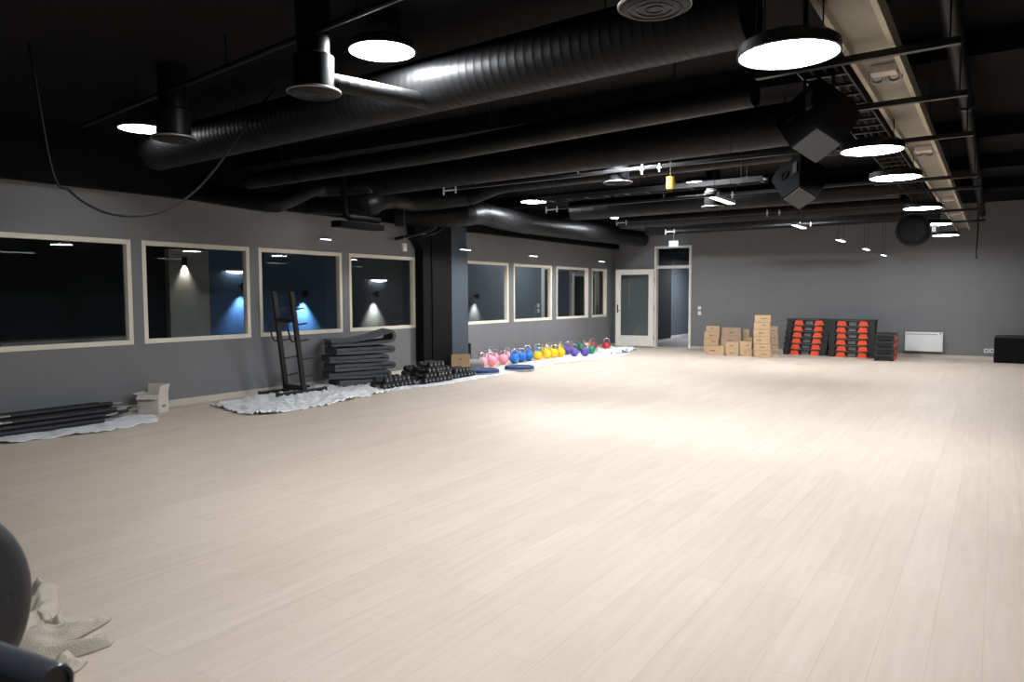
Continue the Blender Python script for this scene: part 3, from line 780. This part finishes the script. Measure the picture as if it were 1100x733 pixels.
# open pale cardboard box
def open_box(p, s, rz, m, label, flaps=True):
    t = thing('open_cardboard_box', label, 'box', p, rz)
    w_, d, h = s; th = .006
    bm = bmesh.new()
    box(bm, (0, 0, th / 2), (w_, d, th))
    for sg in (-1, 1):
        box(bm, (sg * (w_ / 2 - th / 2), 0, h / 2), (th, d, h)); box(bm, (0, sg * (d / 2 - th / 2), h / 2), (w_ - 2 * th, th, h))
    obj('box_body', bm, m, t)
    if flaps:
        for ax, sg, ang, fl in ((1, 1, 8, .9), (1, -1, -130, .55), (0, 1, 12, .9), (0, -1, -75, .5)):
            L_ = min(w_, d) * .5 * fl; wd = (w_ if ax else d) - .01
            bm = bmesh.new(); box(bm, (0, 0, L_ / 2), (wd if ax else th, th if ax else wd, L_))
            o = obj('flap', bm, m, t, (0, sg * (d / 2 - th / 2), h) if ax else (sg * (w_ / 2 - th / 2), 0, h))
            a = math.radians(ang) * (1 if sg > 0 else 1)
            o.rotation_euler = (-a if ax else 0, 0 if ax else a, 0)
    bm = bmesh.new(); box(bm, (0, -d / 2 - .0015, h * .78), (.05, .003, .035)); box(bm, (w_ / 2 + .0015, 0, h * .35), (.003, .1, .03)); obj('print_mark', bm, M['grey'], t)
    return t
pb = at(158, 443, z=0)
open_box((-9.1, 5.42, 0), (.27, .27, .24), math.radians(33), M['palebox'], 'open pale cardboard box with raised flaps beside the black bars')

# ------------------------------------------------------------------ black storage rack
t = thing('storage_rack', 'black steel upright rack with pegs and hooks on the white sheet', 'rack', (-9.0, 7.65, .012))
LEAN = -.2; RH = 1.5
for k, x in enumerate((-.2, .2)):
    bm = bmesh.new(); box(bm, (x, -.03, .03), (.06, .92, .05), .006); obj('foot', bm, M['steel'], t)
    for e_ in (-.49, .43):
        bm = bmesh.new(); box(bm, (x, e_, .032), (.065, .03, .062), .008); obj('foot_cap', bm, M['rubber'], t)
    bm = bmesh.new()
    d = Vector((0, LEAN, RH)); a = -math.atan2(-LEAN, RH)
    box(bm, (x, LEAN / 2, RH / 2 + .05), (.05, .07, RH), .005, None); 
    for v in bm.verts: v.co.y = v.co.y - LEAN / 2 + LEAN * (v.co.z - .05) / RH
    up = obj('upright', bm, M['steel'], t)
    for z, L_ in ((.25, .22), (.52, .24), (.80, .17), (1.05, .18), (1.28, .17)):
        bm = bmesh.new(); yy = LEAN * (z - .05) / RH
        tube(bm, [(x, yy, z), (x, yy + .035 + L_, z + .02)], .013, 10); obj('peg', bm, M['steel'], t, smooth=50)
    bm = bmesh.new(); z = .8; yy = LEAN * (z - .05) / RH
    tube(bm, [(x, yy, z), (x, yy - .1, z + .005), (x, yy - .13, z + .03), (x, yy - .145, z + .07), (x, yy - .19, z + .27)], .014, 10); obj('hook', bm, M['steel'], t, smooth=50)
bm = bmesh.new(); z = 1.12; box(bm, (0, LEAN * (z - .05) / RH, z), (.46, .05, .06), .005); obj('top_crossbar', bm, M['steel'], t)
bm = bmesh.new(); box(bm, (0, 0, .085), (.46, .09, .07), .006); obj('bottom_crossbar', bm, M['steel'], t)

# ------------------------------------------------------------------ stack of folded mats
def folded_mat(z, L_, dep, gap, seed, label, wave=0., off=0., rz=0.):
    t_ = .052; n = 16
    def wob(u, s): return .006 * noise.noise(Vector((u * 4, seed, s)))
    cen = []
    def lift(u): return wave * max(0, (u / L_ - .35)) ** 1.4 * 2
    for i in range(n + 1): u = L_ * i / n; cen.append(Vector((u, t_ / 2 + wob(u, 0) + .006 + (lift(u) * .3))))
    r_ = (t_ + gap) / 2
    for i in range(1, 9):
        a = -math.pi / 2 + math.pi * i / 9; cen.append(Vector((L_ + r_ * math.cos(a) * 1.25, t_ / 2 + .006 + r_ + r_ * math.sin(a) + lift(L_) * (.3 + .7 * i / 9))))
    for i in range(n + 1): u = L_ * (1 - i / n); cen.append(Vector((u, t_ * 1.5 + gap * (.25 + .75 * (u / L_) ** 2) + .006 + wob(u, 3) + lift(u))))
    poly = []; back = []
    for i, c in enumerate(cen):
        d = (cen[min(i + 1, len(cen) - 1)] - cen[max(0, i - 1)]).normalized(); nn = Vector((d.y, -d.x))
        poly.append(c + nn * t_ / 2); back.append(c - nn * t_ / 2)
    bm = bmesh.new(); ys = [-dep / 2, -dep / 2 + .008, dep / 2 - .008, dep / 2]
    rows = []
    for k, y in enumerate(ys):
        sh = .9 if k in (0, 3) else 1.
        rows.append(([bm.verts.new((c.x - L_ / 2, y, max(.002, c.y + (p.y - c.y) * sh))) if False else bm.verts.new((c.x + (p.x - c.x) * sh - L_ / 2, y, c.y + (p.y - c.y) * sh)) for p, c in zip(poly, cen)],
                     [bm.verts.new((c.x + (p.x - c.x) * sh - L_ / 2, y, c.y + (p.y - c.y) * sh)) for p, c in zip(back, cen)]))
    m_ = len(cen)
    for (a0, b0), (a1, b1) in zip(rows, rows[1:]):
        for i in range(m_ - 1):
            bm.faces.new((a0[i], a1[i], a1[i + 1], a0[i + 1])); bm.faces.new((b0[i], b0[i + 1], b1[i + 1], b1[i]))
        bm.faces.new((a0[0], b0[0], b1[0], a1[0])); bm.faces.new((a0[-1], a1[-1], b1[-1], b0[-1]))
    for (a, b) in (rows[0], rows[-1]):
        for i in range(m_ - 1): bm.faces.new((a[i], a[i + 1], b[i + 1], b[i]))
    bmesh.ops.recalc_face_normals(bm, faces=bm.faces[:])
    ax = math.radians(62) + rz
    o = obj('folded_exercise_mat', bm, M['mats'], None, (-8.9 + off * math.cos(ax), 8.88 + off * math.sin(ax), z), smooth=50)
    o.rotation_euler = (0, 0, ax)
    return tag(o, label, 'mat', 'folded mats in the stack')
names = ['bottom', 'second from the bottom', 'third from the bottom', 'third from the top', 'second from the top', 'topmost']
zz = .012
for k in range(6):
    g = .012 + .004 * (k % 2)
    folded_mat(zz, .92 + .04 * (k % 3), .56, g if k < 5 else .03, k * 3.3, 'dark grey folded exercise mat, %s of the stack by the rack' % names[k], .12 if k == 5 else 0., (.06, -.03, .02, -.05, .03, .02)[k], (.06, -.09, .08, -.05, .09, -.04)[k])
    zz += 2 * .052 + g + .014

# ------------------------------------------------------------------ black dumbbells
def dumbbell():
    bm = bmesh.new(); R = Matrix.Rotation(math.pi / 2, 4, 'Y')
    for s in (-1, 1):
        z0, z1 = (s * .06, s * .145)
        lathe(bm, [(0, z0), (.038, z0), (.049, z0 + s * .012), (.049, z1 - s * .012), (.036, z1), (.016, z1)], 12, M4=R)
        lathe(bm, [(.016, z1), (.014, z1 + s * .003), (0, z1 + s * .003)], 12, mi=1, M4=R)
    lathe(bm, [(.015, -.062), (.017, 0), (.015, .062)], 12, mi=1, M4=R)
    bmesh.ops.recalc_face_normals(bm, faces=bm.faces[:])
    return obj('dumbbell', bm, [M['rubber'], M['galv']], None, smooth=40)
D0 = dumbbell(); usedD = [False]
def put_db(p, rz, label, group):
    if not usedD[0]: o = D0; usedD[0] = True
    else: o = D0.copy(); COL.objects.link(o)
    o.location = p; o.rotation_euler = (rnd.uniform(0, 1), 0, rz); o['label'] = label; o['category'] = 'dumbbell'; o['group'] = group
def pile(x, y, rows, label, group, jit=.0, z0=.066):
    for r_, n_ in enumerate(rows):
        for k in range(n_):
            put_db((x + rnd.uniform(-.01, .01) - jit * r_ * .2, y + (k + r_ * .5) * .1 + .05 * 0, z0 + r_ * .0865), rnd.uniform(-.05, .05) + jit * rnd.uniform(-1, 1), label, group)
pile(-8.08, 9.52, (8, 7, 6, 4), 'small round black dumbbell in the tall pile before the black column', 'dumbbells in the tall pile')
pile(-8.43, 9.60, (8, 7, 6), 'small round black dumbbell in the low pile behind the tall pile', 'dumbbells behind the tall pile')
pile(-8.17, 8.62, (8, 6), 'small round black dumbbell in the pile beside the grey mats', 'dumbbells beside the mats')
pile(-8.16, 10.42, (7, 5), 'small round black dumbbell in the low pile left of the blue discs', 'dumbbells left of the blue discs')

# small kraft box by the pier
open_box((-8.9, 11.75, .012), (.36, .38, .3), math.radians(35), M['kraft'], 'brown cardboard box beside the black column near the kettlebells', False)
bm = bmesh.new(); tube(bm, [(0, 0, 0), (0, 0, .5)], .03, 12); box(bm, (0, 0, .02), (.16, .16, .03), .01)
tag(obj('short_black_post', bm, M['steel'], None, (-9.05, 12.25, .012)), 'short black post standing behind the brown cardboard box', 'post')
bm = bmesh.new(); tube(bm, [(0, -.14, 0), (0, .14, 0)], .1, 20)
q = obj('grey_foam_roller', bm, M['grey'], None, (-8.76, 12.08, .115), smooth=40); q.rotation_euler = (0, 0, -.8)
tag(q, 'short grey foam roller lying between the brown box and pink kettlebells', 'roller')

# blue flat discs
def bdisc(p, r, label):
    t = thing('flat_foam_disc', label, 'disc', p, 0, 'flat blue discs on the floor')
    bm = bmesh.new(); lathe(bm, [(0, .0), (r, .0), (r + .01, .012), (r, .024), (0, .024)], 36); obj('pale_base', bm, M['ltgrey'], t, smooth=40)
    bm = bmesh.new(); lathe(bm, [(0, .024), (r * .97, .024), (r, .04), (r * .97, .075), (r * .9, .08), (r * .85, .062), (0, .06)], 36); obj('blue_pad', bm, M['navy'], t, smooth=40)
bdisc((-8.12, 11.45, .016), .29, 'flat dark blue disc with a pale rim, nearer of the two')
bdisc((-7.9, 12.35, .016), .30, 'flat dark blue disc with a pale rim, before the blue kettlebells')

# ------------------------------------------------------------------ kettlebells
def kettlebell(m):
    t = thing('kettlebell', '', 'kettlebell')
    bm = bmesh.new(); pr = []
    R_ = .1
    for i in range(15):
        a = -math.pi / 2 + math.pi * i / 14; pr.append((R_ * math.cos(a) if 0 < i < 14 else 0, max(.012, R_ + R_ * .95 * math.sin(a))))
    pr = [(0, 0), (.06, 0)] + [p for p in pr if p[1] > .013]
    lathe(bm, pr, 24); obj('bell_body', bm, m, t, smooth=40)
    bm = bmesh.new()
    tube(bm, smooth_path([(-.062, 0, .155), (-.066, 0, .2), (-.058, 0, .245), (-.03, 0, .268), (.03, 0, .268), (.058, 0, .245), (.066, 0, .2), (.062, 0, .155)], 4), .0145, 10); obj('handle', bm, M['chrome'], t, smooth=60)
    return t
KSC = 1.1
KB = [
 ('pink', 'pink', [((510.5, 390.5), 'pink kettlebell at the far left of its group, half hidden by the roller'), ((518, 395.5), 'left pink kettlebell in the front row'), ((528, 394), 'second pink kettlebell in the front row'), ((540.5, 391.8), 'right pink kettlebell in the front row, next to the blue ones'),
            ((520, 389.5), 'left pink kettlebell in the back row against the wall'), ((532, 387.5), 'right pink kettlebell in the back row against the wall')]),
 ('blue', 'blue', [((552.3, 391), 'left blue kettlebell in the front row, next to the pink ones'), ((560, 389.5), 'middle blue kettlebell in the front row'), ((568, 388), 'right blue kettlebell in the front row, next to the yellow ones'),
            ((545, 386), 'left blue kettlebell in the back row'), ((554, 384.5), 'middle blue kettlebell in the back row'), ((562, 383), 'right blue kettlebell in the back row')]),
 ('yellow', 'yellow', [((577.5, 387.5), 'leftmost yellow kettlebell in the front row, next to the blue ones'), ((587, 386), 'second yellow kettlebell in the front row'), ((595, 385), 'third yellow kettlebell in the front row'), ((602.5, 384), 'rightmost yellow kettlebell in the front row'),
            ((573.5, 382.2), 'left yellow kettlebell in the back row'), ((580, 381.5), 'middle yellow kettlebell in the back row'), ((589, 380), 'right yellow kettlebell in the back row')]),
 ('purple', 'purple', [((617, 383.5), 'left purple kettlebell in the front row'), ((628.5, 383.3), 'right purple kettlebell in the front row, next to the green one'), ((609, 381), 'purple kettlebell next to the yellow ones, set back'), ((603, 378.6), 'purple kettlebell against the wall behind the yellow ones')]),
 ('green', 'green', [((635, 380.5), 'green kettlebell at the front beside the purple ones'), ((623.5, 377.2), 'green kettlebell at the back behind the purple ones')]),
 ('oran', 'orange', [((629.5, 376.3), 'single orange kettlebell behind the purple and green ones')]),
 ('red', 'red', [((637, 375.8), 'red kettlebell at the back behind the green one'), ((651.5, 376.2), 'red kettlebell standing alone near the open door')]),
]
for key, cn, lst in KB:
    K0 = None
    for pp, l in lst:
        p = Vector((pp[0], pp[1], 0)) if pp[0] < 0 else at(pp[0], pp[1], z=0)
        p.x = max(p.x, XL + .14); p.z = .012
        rz = math.radians(35) + rnd.uniform(-.5, .5)
        if K0 is None: K0 = kettlebell(M[key]); K0.location = p; K0.rotation_euler = (0, 0, rz); K0.scale = (KSC,) * 3; K0['label'] = l; K0['group'] = '%s kettlebells' % cn
        else: dup(K0, p, rz, l, '%s kettlebells' % cn)

# ------------------------------------------------------------------ cardboard boxes along the back wall
def carton(x0, x1, yt, yb, base, dep, z, label, m='kraft', rz=.22):
    """x0,x1 = left and right edge in the photograph at the ground line 'base'; height from pixel rows"""
    a, b = at(x0, base, z=0), at(x1, base, z=0); c = (a + b) / 2
    sc_ = F / (CAMROT.inverted() @ (c - EYE)).z * -1
    w_ = (x1 - x0) / sc_ * .93; h = (yb - yt) / sc_
    d = Vector((-math.sin(rz), math.cos(rz), 0)); c = c + d * dep / 2
    t = thing('cardboard_box', label, 'box', (c.x, c.y, z), rz, 'cardboard boxes by the back wall')
    bm = bmesh.new(); box(bm, (0, 0, h / 2), (w_, dep, h - .002), .004); obj('box_body', bm, M[m], t)
    bm = bmesh.new(); box(bm, (0, 0, h + .0005), (w_ * .98, .05, .002)); box(bm, (w_ / 2 + .001, 0, h - .03), (.002, .05, .055)); obj('packing_tape', bm, M['tape'], t)
    bm = bmesh.new(); r3 = random.Random(x0 + yt)
    box(bm, (r3.uniform(-.2, .2) * w_, -dep / 2 - .001, h * r3.uniform(.4, .6)), (w_ * r3.uniform(.2, .35), .002, h * .16))
    obj('print_mark', bm, M['ink'], t)
    return z + h + .002
def stack(base, dep, rows, rz=.22, m='kraft'):
    z = 0.
    for x0, x1, hpx, l in rows: z = carton(x0, x1, 0, hpx, base, dep, z, l, m, rz)
stack(378.5, .3, [(755.5, 773, 7.3, 'brown box at the bottom of the leftmost stack, behind the single box'), (755.5, 772, 7.3, 'brown box second from the bottom of the leftmost stack'), (756, 773, 7.2, 'brown box third from the bottom of the leftmost stack'), (758, 773, 6, 'flat brown box on top of the leftmost stack')])
stack(382, .2, [(759, 778, 10, 'single brown box on the floor before the leftmost stack')])
stack(378.8, .27, [(774, 796, 8.9, 'wide brown box at the bottom of the middle stack'), (774, 796, 8.8, 'wide brown box in the middle of the middle stack'), (775, 796, 8.8, 'wide brown box on top of the middle stack')], m='kraftp')
stack(378.8, .25, [(798, 808, 8.6, 'dark narrow brown box low in the gap beside the tall stack'), (798, 808, 8, 'narrow brown box second in the gap beside the tall stack'), (798, 804.5, 8, 'small brown box on top in the gap beside the tall stack')])
stack(382.3, .22, [(779.5, 793.5, 7.6, 'lower of two front brown boxes left of centre'), (779.5, 793.5, 7.4, 'upper of two front brown boxes left of centre')])
stack(383, .22, [(795.5, 808, 8, 'lower of two front brown boxes touching the tall stack'), (794.8, 807.5, 8, 'upper of two front brown boxes touching the tall stack')])
nm = ['bottom', 'second from the bottom', 'third from the bottom', 'third from the top', 'second from the top', 'topmost']
stack(384.5, .3, [(a, b, 7.55, 'brown box, %s of the tall stack of six' % nm[k]) for k, (a, b) in enumerate(((810, 828.5), (809.5, 828), (809, 827), (808.7, 827), (809.2, 826.7), (810, 827.3)))])
nm4 = ['bottom', 'second from the bottom', 'second from the top', 'topmost']
stack(381.5, .3, [(a, b, 7.6, 'faded brown box, %s of the stack right behind the tall stack' % nm4[k]) for k, (a, b) in enumerate(((824.5, 836.5), (824.5, 836), (824.5, 835.5), (824.5, 835)))], m='kraftp')

# ------------------------------------------------------------------ step platforms
def step(L_, wd=.38, h=.148):
    t = thing('step_platform', '', 'step')
    bm = bmesh.new()
    prism(bm, [(-L_ / 2 + .03, .02), (L_ / 2 - .03, .02), (L_ / 2, h - .02), (L_ / 2 - .012, h), (-L_ / 2 + .012, h), (-L_ / 2, h - .02)], -wd / 2 + .05, wd / 2 - .05)
    for s in (-1, 1):
        y0_, y1_ = sorted((s * (wd / 2 - .05), s * wd / 2))
        prism(bm, [(-L_ / 2 + .01, h * .62), (L_ / 2 - .01, h * .62), (L_ / 2, h - .02), (L_ / 2 - .012, h), (-L_ / 2 + .012, h), (-L_ / 2, h - .02)], y0_, y1_)
        for e_ in (-1, 1):
            xa, xb = sorted((e_ * (L_ / 2 - .015), e_ * (L_ / 2 - .14)))
            prism(bm, [(xa, 0.), (xb, 0.), (xb, h * .63), (xa, h * .63)], y0_, y1_)
    obj('deck', bm, M['rubber'], t)
    for s in (-1, 1):
        for x in (-L_ * .22, L_ * .24):
            bm = bmesh.new(); prism(bm, [(x - .11, .0), (x + .11, .0), (x + .075, h * .72), (x - .075, h * .72)], s * (wd / 2 + .004), s * (wd / 2 - .06))
            obj('orange_pad', bm, M['orange'], t)
        bm = bmesh.new(); box(bm, (0, s * (wd / 2 + .001), h - .012), (L_ * .5, .006, .006)); obj('edge_strip', bm, M['galv'], t)
        bm = bmesh.new(); box(bm, (.01, s * (wd / 2 - .055), h * .36), (.16, .02, h * .5), .004); obj('grip_plate', bm, M['grey'], t)
    return t
S0 = step(1.02)
firstS = [True]
def put_step(p, rz, label, group):
    if firstS[0]: o = S0; firstS[0] = False; o.location = p; o.rotation_euler = (0, 0, rz); o['label'] = label; o['group'] = group
    else: dup(S0, p, rz, label, group)
nms = ['bottom', 'second from the bottom', 'third from the bottom', 'third from the top', 'second from the top', 'topmost']
for k in range(6): put_step((-3.92 + .018 * k, 19.32, .149 * k), .03, 'black step platform with orange pads, %s of the left stack' % nms[k], 'step platforms in the left stack')
for k in range(6): put_step((-2.84 + .012 * (k % 2), 19.2, .149 * k), .0, 'black step platform with orange pads, %s of the right stack' % nms[k], 'step platforms in the right stack')
nme = ['bottom', 'second from the bottom', 'second from the top', 'topmost']
for k in range(4): put_step((-2.07 + .012 * (k % 2), 18.8, .149 * k), math.pi / 2 + .02, 'black step platform seen end on, %s of the low stack' % nme[k], 'step platforms in the low end-on stack')

# black box by the right edge
t = thing('black_storage_box', 'large black box on the floor at the right edge', 'box', (.62, 19.3, 0))
bm = bmesh.new(); box(bm, (0, 0, .27), (1.25, .5, .54), .03); obj('box_body', bm, M['matt'], t)
bm = bmesh.new(); box(bm, (0, 0, .555), (1.2, .46, .05), .02)
bmesh.ops.subdivide_edges(bm, edges=bm.edges[:], cuts=3, use_grid_fill=True)
for v in bm.verts:
    if v.co.z > .56: v.co.z += .03 * noise.noise(v.co * 5)
obj('lumpy_lid', bm, M['rubber'], t, smooth=50)

# ------------------------------------------------------------------ foreground: barbell end and crumpled canvas
R_, U_, B_ = CAMROT.col[0].copy(), CAMROT.col[1].copy(), CAMROT.col[2].copy()
def cam_pt(px, py, depth): return EYE + (R_ * ((px - 550) / F) + U_ * ((366.5 - py) / F) - B_) * depth
pc = cam_pt(-108, 676, 1.15); ee = cam_pt(60, 736, .98)
ax = (ee - pc).normalized(); SL = (ee - pc).length
t = thing('loaded_barbell', 'dark barbell end with a round black plate at the lower left edge', 'barbell', pc)
t.rotation_euler = ax.to_track_quat('X', 'Z').to_euler()
RY = Matrix.Rotation(math.pi / 2, 4, 'Y')
bm = bmesh.new(); lathe(bm, [(.027, -.03), (.17, -.03), (.19, -.022), (.197, -.005), (.195, .012), (.185, .024), (.165, .03), (.09, .034), (.085, .04), (.026, .042)], 48, M4=RY); obj('weight_plate', bm, M['rubber'], t, smooth=35)
bm = bmesh.new(); lathe(bm, [(0, SL - .004), (.018, SL - .004), (.02, SL), (.025, SL), (.027, SL - .005), (.027, -.06), (.034, -.062), (.034, -.09), (.014, -.092), (.014, -.9), (0, -.9)], 28, M4=RY); obj('bar_sleeve', bm, M['sleeve'], t, smooth=35)
bm = bmesh.new(); lathe(bm, [(.026, .05), (.038, .05), (.04, .06), (.04, .09), (.038, .1), (.026, .1)], 24, M4=RY); obj('collar', bm, M['rubber'], t, smooth=35)
for k, s in enumerate((-.25, -.75)):
    q = pc + ax * s
    t = thing('barbell_stand', ['black stand post nearest under the barbell', 'black stand post farther under the barbell'][k], 'stand', (q.x, q.y, 0), math.atan2(ax.y, ax.x))
    bm = bmesh.new(); box(bm, (0, 0, (q.z - .03) / 2), (.06, .06, q.z - .03), .004); obj('post', bm, M['steel'], t)
    bm = bmesh.new(); box(bm, (0, 0, .02), (.1, .5, .04), .006); obj('foot', bm, M['steel'], t)
    bm = bmesh.new(); box(bm, (0, 0, q.z - .021), (.05, .09, .012), .002)
    for s2 in (-1, 1): box(bm, (0, s2 * .04, q.z + .0), (.05, .012, .05), .002)
    obj('cradle', bm, M['steel'], t)

def canvas(label):
    """a sheet of canvas thrown down in broad folds: each fold is an arched strip that tapers towards its hem"""
    bm = bmesh.new(); r2 = random.Random(5)
    def fold(axis, widths, heights, wav, seed, n=26, m_=18):
        A = smooth_path([at(*a, z=0) for a in axis], 10); L_ = len(A); rows = []
        for i, p in enumerate(A):
            t_ = i / (L_ - 1); d = (A[min(i + 1, L_ - 1)] - A[max(0, i - 1)]).normalized(); sd = Vector((d.y, -d.x, 0))
            q = t_ * (len(widths) - 1); k = min(int(q), len(widths) - 2); f = q - k
            w_ = widths[k] * (1 - f) + widths[k + 1] * f; h = heights[k] * (1 - f) + heights[k + 1] * f
            row = []
            for j in range(m_ + 1):
                u = j / m_ * 2 - 1; a = max(0, 1 - abs(u) ** 2.2)
                cr = noise.noise(Vector((t_ * 4 + seed, u * 1.6, seed))) * wav + noise.noise(Vector((t_ * 9, u * 3, seed + 4))) * wav * .4
                row.append(bm.verts.new(p + sd * (u * w_ * (1 + .12 * noise.noise(Vector((t_ * 5, seed, 2))))) + Vector((0, 0, .004 + h * a * (1 + cr * 2) + max(0, cr * .01)))))
            rows.append(row)
        for a, b in zip(rows, rows[1:]):
            for j in range(m_): bm.faces.new((a[j], a[j + 1], b[j + 1], b[j]))
    fold([(-10, 700), (35, 696), (70, 686), (100, 674), (118, 666)], (.11, .11, .085, .06, .035, .012), (.06, .085, .07, .05, .04, .012), .3, 1)
    fold([(-10, 722), (35, 714), (80, 702), (110, 693), (121, 689)], (.08, .075, .06, .055, .045, .012), (.05, .05, .05, .045, .035, .01), .3, 2)
    fold([(5, 705), (25, 680), (42, 655), (46, 635), (45, 624)], (.13, .13, .1, .075, .06, .015), (.07, .075, .07, .06, .04, .01), .4, 3)
    fold([(20, 748), (50, 735), (72, 723), (92, 712)], (.055, .055, .05, .04, .012), (.045, .06, .06, .055, .015), .4, 4)
    fold([(0, 742), (40, 739), (78, 736)], (.07, .07, .05, .015), (.04, .06, .04, .01), .4, 5)
    fold([(40, 672), (58, 676), (75, 684)], (.05, .06, .05, .02), (.05, .05, .045, .01), .4, 6)
    c = at(70, 690, z=0); bmesh.ops.translate(bm, vec=-c, verts=bm.verts[:])
    o = obj('crumpled_canvas', bm, M['canvas'], None, c)
    o.data.polygons.foreach_set('use_smooth', [True] * len(o.data.polygons))
    md = o.modifiers.new('thickness', 'SOLIDIFY'); md.thickness = .004; md.offset = -1
    return tag(o, label, 'cloth')
canvas('crumpled beige canvas cloth lying on the floor beside the barbell')
